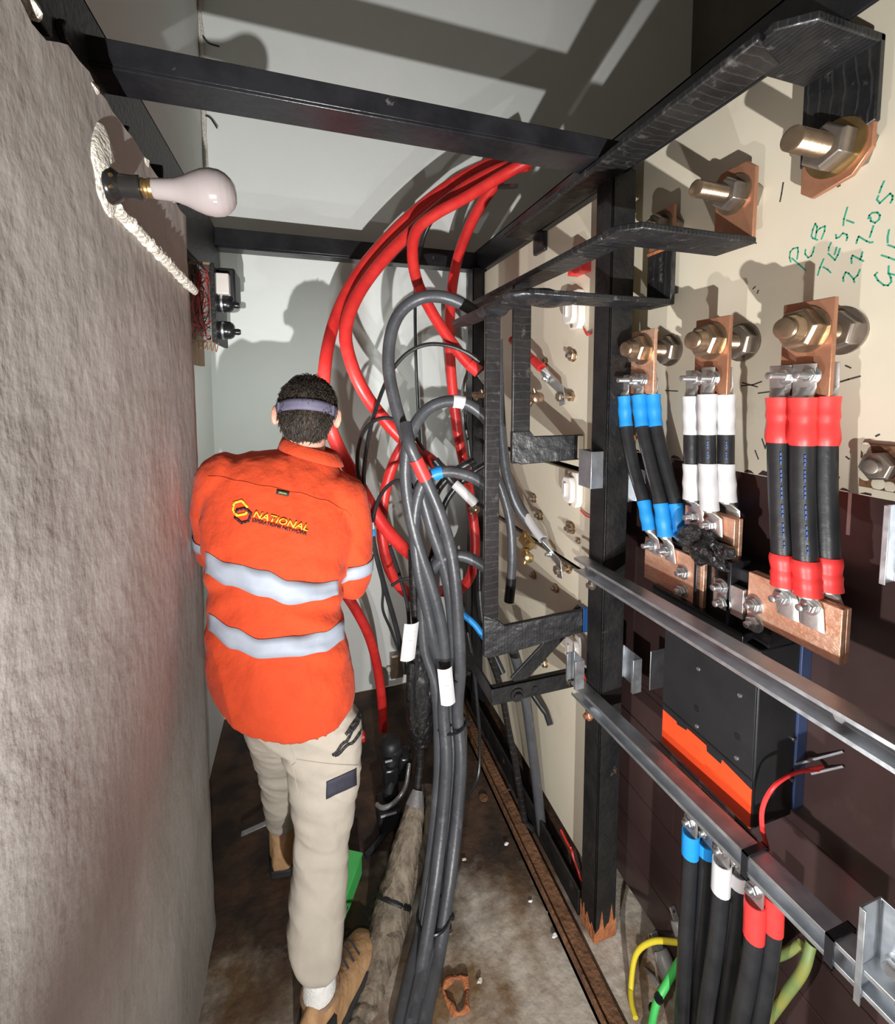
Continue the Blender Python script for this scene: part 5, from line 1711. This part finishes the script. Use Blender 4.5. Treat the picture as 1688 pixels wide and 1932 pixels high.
def drape(name, polys, material, parent, tree, eps, label=None, thick=.0008):
    """flat outlines given as lists of points, laid on the cloth"""
    q = MB()
    seen = {}
    for poly in polys:
        ids = []
        for a, b_ in poly:
            k = (round(a, 1), round(b_, 1))
            if k not in seen:
                seen[k] = len(q.v)
                q.v.append(hit(a, b_, tree, eps)[0])
            ids.append(seen[k])
        q.f.append(ids)
    o = obj(name, q, material, parent, sharp=180, label=label)
    s_ = o.modifiers.new('solid', 'SOLIDIFY')
    s_.thickness = thick
    s_.offset = 0
    return o


def ribbon(pts, wd, step=6):
    out = []
    for (a, b_), (c, d) in zip(pts, pts[1:]):
        L_ = math.hypot(c - a, d - b_)
        ux, uy = (c - a) / L_, (d - b_) / L_
        n_ = max(1, int(L_ / step))
        for i in range(n_):
            x0, y0 = a + (c - a) * i / n_ - ux * wd * .25, b_ + (d - b_) * i / n_ - uy * wd * .25
            x1, y1 = a + (c - a) * (i + 1) / n_ + ux * wd * .25, b_ + (d - b_) * (i + 1) / n_ + uy * wd * .25
            out.append([(x0 - uy * wd / 2, y0 + ux * wd / 2), (x1 - uy * wd / 2, y1 + ux * wd / 2), (x1 + uy * wd / 2, y1 - ux * wd / 2), (x0 + uy * wd / 2, y0 - ux * wd / 2)])
    return out


KL = 180 / 1688


def lz(pts):
    return [(420 + a * KL, 920 + b_ * KL) for a, b_ in pts]


drape('logo_hexagon', ribbon(lz([(440, 345), (340, 230), (208, 268), (180, 405), (260, 492), (410, 462), (432, 425)]), 4.6), 'logoyellow', shirt, SB, .0022, 'yellow open hexagon of the logo')
drape('logo_hexagon', ribbon(lz([(248, 438), (262, 395), (400, 368), (502, 462), (465, 592), (338, 628), (222, 525)]), 4.6), 'logoblack', shirt, SB, .0030, 'dark open hexagon of the logo')
drape('collar_tab', ribbon([(523.5, 928), (543, 932)], 9.5), 'sole', shirt, SB, .0026, 'small dark tab below the yoke')
drape('tab_print', ribbon([(526, 928.8), (540, 931.6)], 4.0), 'yg', shirt, SB, .0040)


def lettering(name, text, x0, y0, x1, y1, cap, material, label, bold=.0):
    cu = bpy.data.curves.new('lettering', 'FONT')
    cu.body = text
    cu.resolution_u = 3
    cu.offset = bold
    o = bpy.data.objects.new('lettering', cu)
    COL.objects.link(o)
    dg = bpy.context.evaluated_depsgraph_get()
    dg.update()
    me = bpy.data.meshes.new_from_object(o.evaluated_get(dg))
    bpy.data.objects.remove(o)
    xs = [v.co.x for v in me.vertices]
    ys = [v.co.y for v in me.vertices]
    xa, xb_, ya, yb2 = min(xs), max(xs), min(ys), max(ys)
    L_ = math.hypot(x1 - x0, y1 - y0)
    ux, uy = (x1 - x0) / L_, (y1 - y0) / L_
    q = MB()
    vs = []
    for v in me.vertices:
        s_, t_ = (v.co.x - xa) / (xb_ - xa) * L_, (v.co.y - ya) / (yb2 - ya) * cap
        px, py = x0 + ux * s_ + uy * t_ + .22 * t_ * 1, y0 + uy * s_ - ux * t_
        vs.append(hit(px, py, SB, .0042)[0])
    q.add(vs, [tuple(p.vertices) for p in me.polygons])
    o = obj(name, q, material, shirt, sharp=180, label=label)
    bpy.data.meshes.remove(me)
    s_ = o.modifiers.new('solid', 'SOLIDIFY')
    s_.thickness = .0006
    s_.offset = 0


lettering('lettering', 'NATIONAL', 477.5, 975.5, 579, 1002.5, 12.5, 'logoyellow', 'yellow lettering NATIONAL', .012)
lettering('lettering', 'OPERATIONS NETWORK', 474.5, 984.5, 577, 1010.5, 6.2, 'logoblack', 'dark lettering OPERATIONS NETWORK', .022)

# ---- trousers
tr = MB()
rows = [((402, 1180), (640, 1196), 1.218, .56), ((400, 1250), (652, 1262), 1.208, .58), ((420, 1310), (664, 1318), 1.203, .60), ((455, 1355), (676, 1360), 1.202, .58), ((480, 1390), (680, 1395), 1.205, .52)]
tr.rings(dense([ring_lr(*r, n=40) for r in rows], 4, 40))
legR = [((520, 1340), (680, 1345), 1.20, .78), ((532, 1400), (684, 1400), 1.20, .80), ((546, 1465), (678, 1465), 1.195, .80), ((553, 1530), (664, 1530), 1.188, .80), ((557, 1600), (657, 1600), 1.175, .82),
        ((551, 1680), (655, 1680), 1.160, .84), ((546, 1750), (650, 1750), 1.135, .84), ((544, 1782), (648, 1780), 1.118, .88), ((550, 1806), (645, 1800), 1.105, .92), ((562, 1826), (638, 1816), 1.098, .96)]
tr.rings(dense([ring_lr(*r, n=40) for r in legR], 4, 40))
limb(tr, [LHIP + Vector((.0, .0, -.02)), LHIP * .55 + LKN * .45, LKN, LKN * .5 + LAN * .5, LAN + Vector((.0, -.01, .085))], [.088, .079, .061, .057, .058], 6, 26)


def tfold(p, n):
    z = p.z
    a = .0045 * noise.noise((p.x * 8, p.y * 8, z * 6)) + .0012 * noise.noise(p * 36)
    kn = math.exp(-((z - .47) / .11) ** 2) + .9 * math.exp(-((z - .12) / .07) ** 2) + .6 * math.exp(-((z - .72) / .10) ** 2)
    a += .0125 * kn * noise.noise((p.x * 7 + 3, p.y * 7, z * 26 + p.x * 11)) + ridge(Vector((p.x * 6, p.y * 6, z * 11 + p.x * 8)), .0050)
    return a


tr_me = eval_blob(tr, .0060, 4, tfold)
TRB = bvh_of(tr_me)
trousers = place(tr_me, 'trousers', 'trouser', per, 'khaki work trousers')
drape('trouser_patch', [[(616 + dx + 6 * (1 - t_), 1473 + dx * -.27 + k * 9 + 0) for dx, t_ in ((0, 0), (12, 0), (12, 0), (0, 0))] for k in ()] +
      [[(615 + i * 8, 1474 - i * 3.6 + j * 8), (623 + i * 8, 1470.4 - i * 3.6 + j * 8), (623 + i * 8, 1478.4 - i * 3.6 + j * 8), (615 + i * 8, 1482 - i * 3.6 + j * 8)] for i in range(7) for j in range(4)],
      'navy', trousers, TRB, .0030, 'navy patch on the thigh pocket')
for k, pts2 in enumerate(([(628, 1423), (650, 1400), (668, 1374), (683, 1346)], [(652, 1385), (668, 1362), (683, 1336)], [(632, 1424), (660, 1403), (685, 1377)])):
    drape('trouser_stripe', ribbon([(x, table(pts2, x)) for x in range(pts2[0][0], pts2[-1][0], 5)], 5.0), 'sole', trousers, TRB, .0026, 'dark vent stripe at the hip')
pts = [hit(x, 1436 + .10 * (x - 610) + 4 * math.sin((x - 540) / 50), TRB, .0006)[0] for x in range(560, 676, 6)]
obj('pocket_seam', MB().tube(pts, .0014, 6), 'trouser', trousers)
pts = [hit(530 + .35 * (y - 1380) * (1 if y < 1440 else .6) + 8, y, TRB, .0006)[0] for y in range(1384, 1500, 6)]
obj('inside_seam', MB().tube(pts, .0014, 6), 'trouser', trousers)

# ---- boots and sock
def boot(heel, toe, ank, nm, lb, top=.0):
    t_ = obj_parent = None
    f_ = Vector((toe.x - heel.x, toe.y - heel.y, 0))
    L_ = f_.length
    f_.normalize()
    s_ = Vector((f_.y, -f_.x, 0))
    base = Vector((heel.x, heel.y, 0))
    sec = [(-.02, .026, .085), (.0, .036, .150), (.04, .040, .160), (.085, .040, .150), (.12, .042, .105), (.17, .047, .080), (.21, .048, .066), (.24, .042, .055), (.262, .028, .040)]
    k = (L_ + .03) / .262
    rows_ = []
    for u, hw_, ht in sec:
        c = base + f_ * (u * k)
        rows_.append([c + s_ * (hw_ * math.cos(a)) + Vector((0, 0, .024 + (ht - .024) * max(0, math.sin(a)) ** .8)) if math.sin(a) > 0 else c + s_ * (hw_ * math.cos(a)) + Vector((0, 0, .020)) for a in [2 * math.pi * j / 20 for j in range(20)]])
    q = MB().rings(rows_)
    limb(q, [ank + Vector((0, 0, -.05)), ank + Vector((0, 0, top))], [.047, .049], 3)
    up = place(eval_blob(q, .006, 5, lambda p, n: .002 * noise.noise(p * 40)), 'boot', 'boot', per, lb)
    rows_ = []
    for u, hw_, ht in sec:
        c = base + f_ * (u * k * 1.02 - .002)
        w_ = hw_ + .006
        rows_.append([c + s_ * w_ + Vector((0, 0, .0)), c + s_ * w_ + Vector((0, 0, .026)), c - s_ * w_ + Vector((0, 0, .026)), c - s_ * w_])
    obj('sole', MB().rings(rows_), 'sole', up, bevel=.004)
    return up


br = boot(HEEL_R, TOE_R, RAN, 'boot', 'tan work boot of the near foot')
obj('heel_counter', MB().lathe(Vector((RAN.x - .01, RAN.y - .02, .028)), (0, .0, 1), [(0, .049), (.05, .050), (.075, .046)], 22), 'sole', br, label='black heel counter')
obj('collar_lining', MB().lathe(RAN + Vector((0, 0, .030)), (0, .0, 1), [(0, .046), (.006, .051), (.012, .047)], 22), 'wood', br)
obj('sock', MB().lathe(RAN + Vector((-.002, -.004, .02)), (0, .02, 1), [(0, .040), (.03, .042), (.055, .040), (.095, .032)], 22), 'sock', per, label='white sock above the near boot')
for k in range(3):
    c = HEEL_R.lerp(TOE_R, .50 + k * .11)
    z = .112 - k * .014
    sd = Vector((.79, -.62, 0))
    obj('lace', MB().tube(spline([c + sd * .034 + Vector((0, 0, z - .028)), c + Vector((0, 0, z)), c - sd * .034 + Vector((0, 0, z - .028))], 5), .003, 6), 'sole', br)
boot(HEEL_L, TOE_L, LAN, 'boot', 'tan work boot of the far foot', .075)

# ---- hair
hb = MB()
hb.ball(hp(0, -.006, .014), .0790, .098, .093, 24, 16, HROT)
hb.ball(hp(0, -.030, -.020), .0745, .072, .075, 20, 14, HROT)
hb.ball(hp(0, -.040, -.055), .056, .046, .045, 18, 12, HROT)


def hfold(p, n):
    return .005 * noise.noise((p.x * 30, p.y * 30, p.z * 16)) + .002 * noise.noise(p * 70)


hm = eval_blob(hb, .0055, 2, None)
keep = []
HB = bvh_of(hm)
# the hair leaves the face free
bm = bmesh.new()
bm.from_mesh(hm)
dele = []
for v in bm.verts:
    q = HROT.inverted() @ (v.co - HEADC)
    if (q.y > .058 and q.z < .055) or (q.z < -.015 and q.y > .012) or (q.z < -.022 and abs(q.x) > .060 and q.y > -.030):
        dele.append(v)
bmesh.ops.delete(bm, geom=dele, context='VERTS')
bm.normal_update()
for v in bm.verts:
    v.co += v.normal * hfold(v.co, v.normal)
surf = [(f.calc_center_median(), f.normal.copy()) for f in bm.faces]
bm.to_mesh(hm)
bm.free()
hair = place(hm, 'hair', 'hair', per, 'short brown hair')
rnd = random.Random(3)
q = MB()
down = HROT @ Vector((0, -.25, -1))
crown = hp(.006, -.030, .104)
for c, n in rnd.sample(surf, min(2600, len(surf))):
    away = (c - crown)
    away = away - n * away.dot(n)
    if away.length < 1e-4:
        away = Vector((0, 1, 0))
    d = (away.normalized() + n * rnd.uniform(.05, .38) + Vector((rnd.uniform(-.45, .45), rnd.uniform(-.3, .3), rnd.uniform(-.25, .25)))).normalized()
    L_ = rnd.uniform(.010, .021)
    u, v = frame(d)
    r_ = .0013
    base = c - n * .001
    mid = c + d * L_ * .5 + n * .002
    tip = c + d * L_ - n * .001
    vs = [base + u * r_, base - u * r_ * .5 + v * r_ * .87, base - u * r_ * .5 - v * r_ * .87, mid + u * r_ * .7, mid - u * r_ * .35 + v * r_ * .6, mid - u * r_ * .35 - v * r_ * .6, tip]
    q.add(vs, [(0, 1, 4, 3), (1, 2, 5, 4), (2, 0, 3, 5), (3, 4, 6), (4, 5, 6), (5, 3, 6)])
obj('hair_tufts', q, 'hair', hair, kind='stuff', sharp=180)

# ---- head torch (strap seen from behind, lamp on the forehead)
ht = thing('head_torch', HEADC + Vector((0, 0, -.0)), 'head torch with a purple grey elastic strap round the worker\'s hair', 'head torch')
rows_ = []
for z_ in (-.0145, -.005, .005, .0145):
    row = []
    for j in range(44):
        a = 2 * math.pi * j / 44
        cl, sl = math.cos(a), math.sin(a)
        zz = -.002 + z_ - .004 * min(0, sl) + .046 * max(0, sl) ** .8
        k = math.sqrt(max(.1, 1 - ((zz - .014) / .093) ** 2))
        row.append(hp(.0835 * k * cl * 1.02, -.006 + .1045 * k * sl, zz))
    rows_.append(row)
o = obj('strap', MB().rings(rows_, cap=False), 'strap', ht, sharp=180)
s = o.modifiers.new('solid', 'SOLIDIFY')
s.thickness = .0022
for sx in (-1, 1):
    j = 22 + 11 + sx * 7
    obj('strap_slider', MB().rbox((rows_[1][j] + rows_[2][j]) / 2, .003, .004, .012, (0, 0, sx * .9)), 'strap', ht, bevel=.001)
obj('lamp_housing', MB().rbox(hp(0, .106, .046), .028, .014, .018, (R(-14), 0, 0)), 'plblack', ht, bevel=.006)
obj('lens', MB().cyl(hp(0, .118, .045), hp(0, .125, .043), .012, n=18), 'bulbglass', ht)

# ================================================================== tools and scraps on the floor
tl = thing('cordless_tool', onz(735, 1560, .0), 'black cordless tool with battery standing on the floor, grey strap round it', 'tool')
Yt = 1.66
pts = cpath([(742, 1405, Yt), (738, 1440, Yt - .01), (734, 1490, Yt - .03)])
obj('body', MB().tube(pts, [.034, .040, .040, .036, .030, .030, .030, .030, .030, .030, .030, .030, .030, .030, .030][:len(pts)], 16), 'plblack', tl)
c = ony(742, 1402, Yt)
obj('motor_cap', MB().lathe(c + Vector((-.01, 0, -.035)), (0, 0, 1), [(0, .040), (.03, .042), (.05, .036), (.06, .022)], 20), 'plblack', tl)
obj('handle', MB().rbox(ony(736, 1475, Yt - .02), .030, .030, .075), 'plblack2', tl, bevel=.012)
obj('gear_case', MB().rbox(ony(762, 1440, Yt), .028, .035, .05, (0, .1, 0)), 'plblack2', tl, bevel=.012)
bt = obj('battery', MB().rbox(ony(733, 1530, Yt - .05), .045, .050, .042), 'plblack', tl, bevel=.010)
obj('battery_latch', MB().rbox(ony(733, 1537, Yt - .105), .030, .003, .003), 'greyprint', bt, bevel=.001)
obj('grip_line', MB().rbox(ony(733, 1436, Yt - .055), .014, .003, .003), 'greyprint', tl, bevel=.001)
pts = cpath([(711, 1518, 1.60), (722, 1524, 1.57), (740, 1517, 1.56), (756, 1500, 1.56), (766, 1480, 1.58), (772, 1440, 1.62)])
obj('carry_strap', MB().tube(pts, .0085, 10), 'leadwhite', tl)
t = thing('hand_saw', onz(500, 1560, .0), 'black handled steel bar lying across the floor behind the khaki legs', 'tool')
p0, p1 = onz(455, 1575, .030), onz(545, 1535, .060)
q = MB()
d = (p1 - p0).normalized()
sv = Vector((-d.y, d.x, 0)) * .010
q.prism([p0 - sv, p0.lerp(p1, .7) - sv, p0.lerp(p1, .7) + sv, p0 + sv], (0, 0, .004))
obj('blade', q, 'galv', t, bevel=.001)
obj('handle', MB().tube(spline([p0.lerp(p1, .6), p0.lerp(p1, .8) + Vector((0, 0, .006)), p1], 4), [.016, .020, .022, .022, .022, .022, .022, .022, .018], 12), 'plblack', t)
t = thing('green_box', onz(652, 1735, .0), 'green plastic box end on the floor between the khaki leg and the hessian cable', 'box')
p = onz(648, 1738, .0)
obj('body', MB().rbox(p + Vector((.0, .06, .035)), .035, .09, .035, (0, 0, -.5)), 'green', t, bevel=.006)
obj('lid', MB().rbox(p + Vector((.0, .06, .074)), .037, .092, .005, (0, 0, -.5)), 'green', t, bevel=.003)
p = onz(678, 1398, .012)
obj('red_plug', MB().lathe(ony(690, 1388, 2.0), (-1, .1, -.1), [(0, .012), (.006, .024), (.03, .026), (.05, .020)], 16), 'red', label='small red plastic plug by the foot of the hanging red cable', cat='plug')
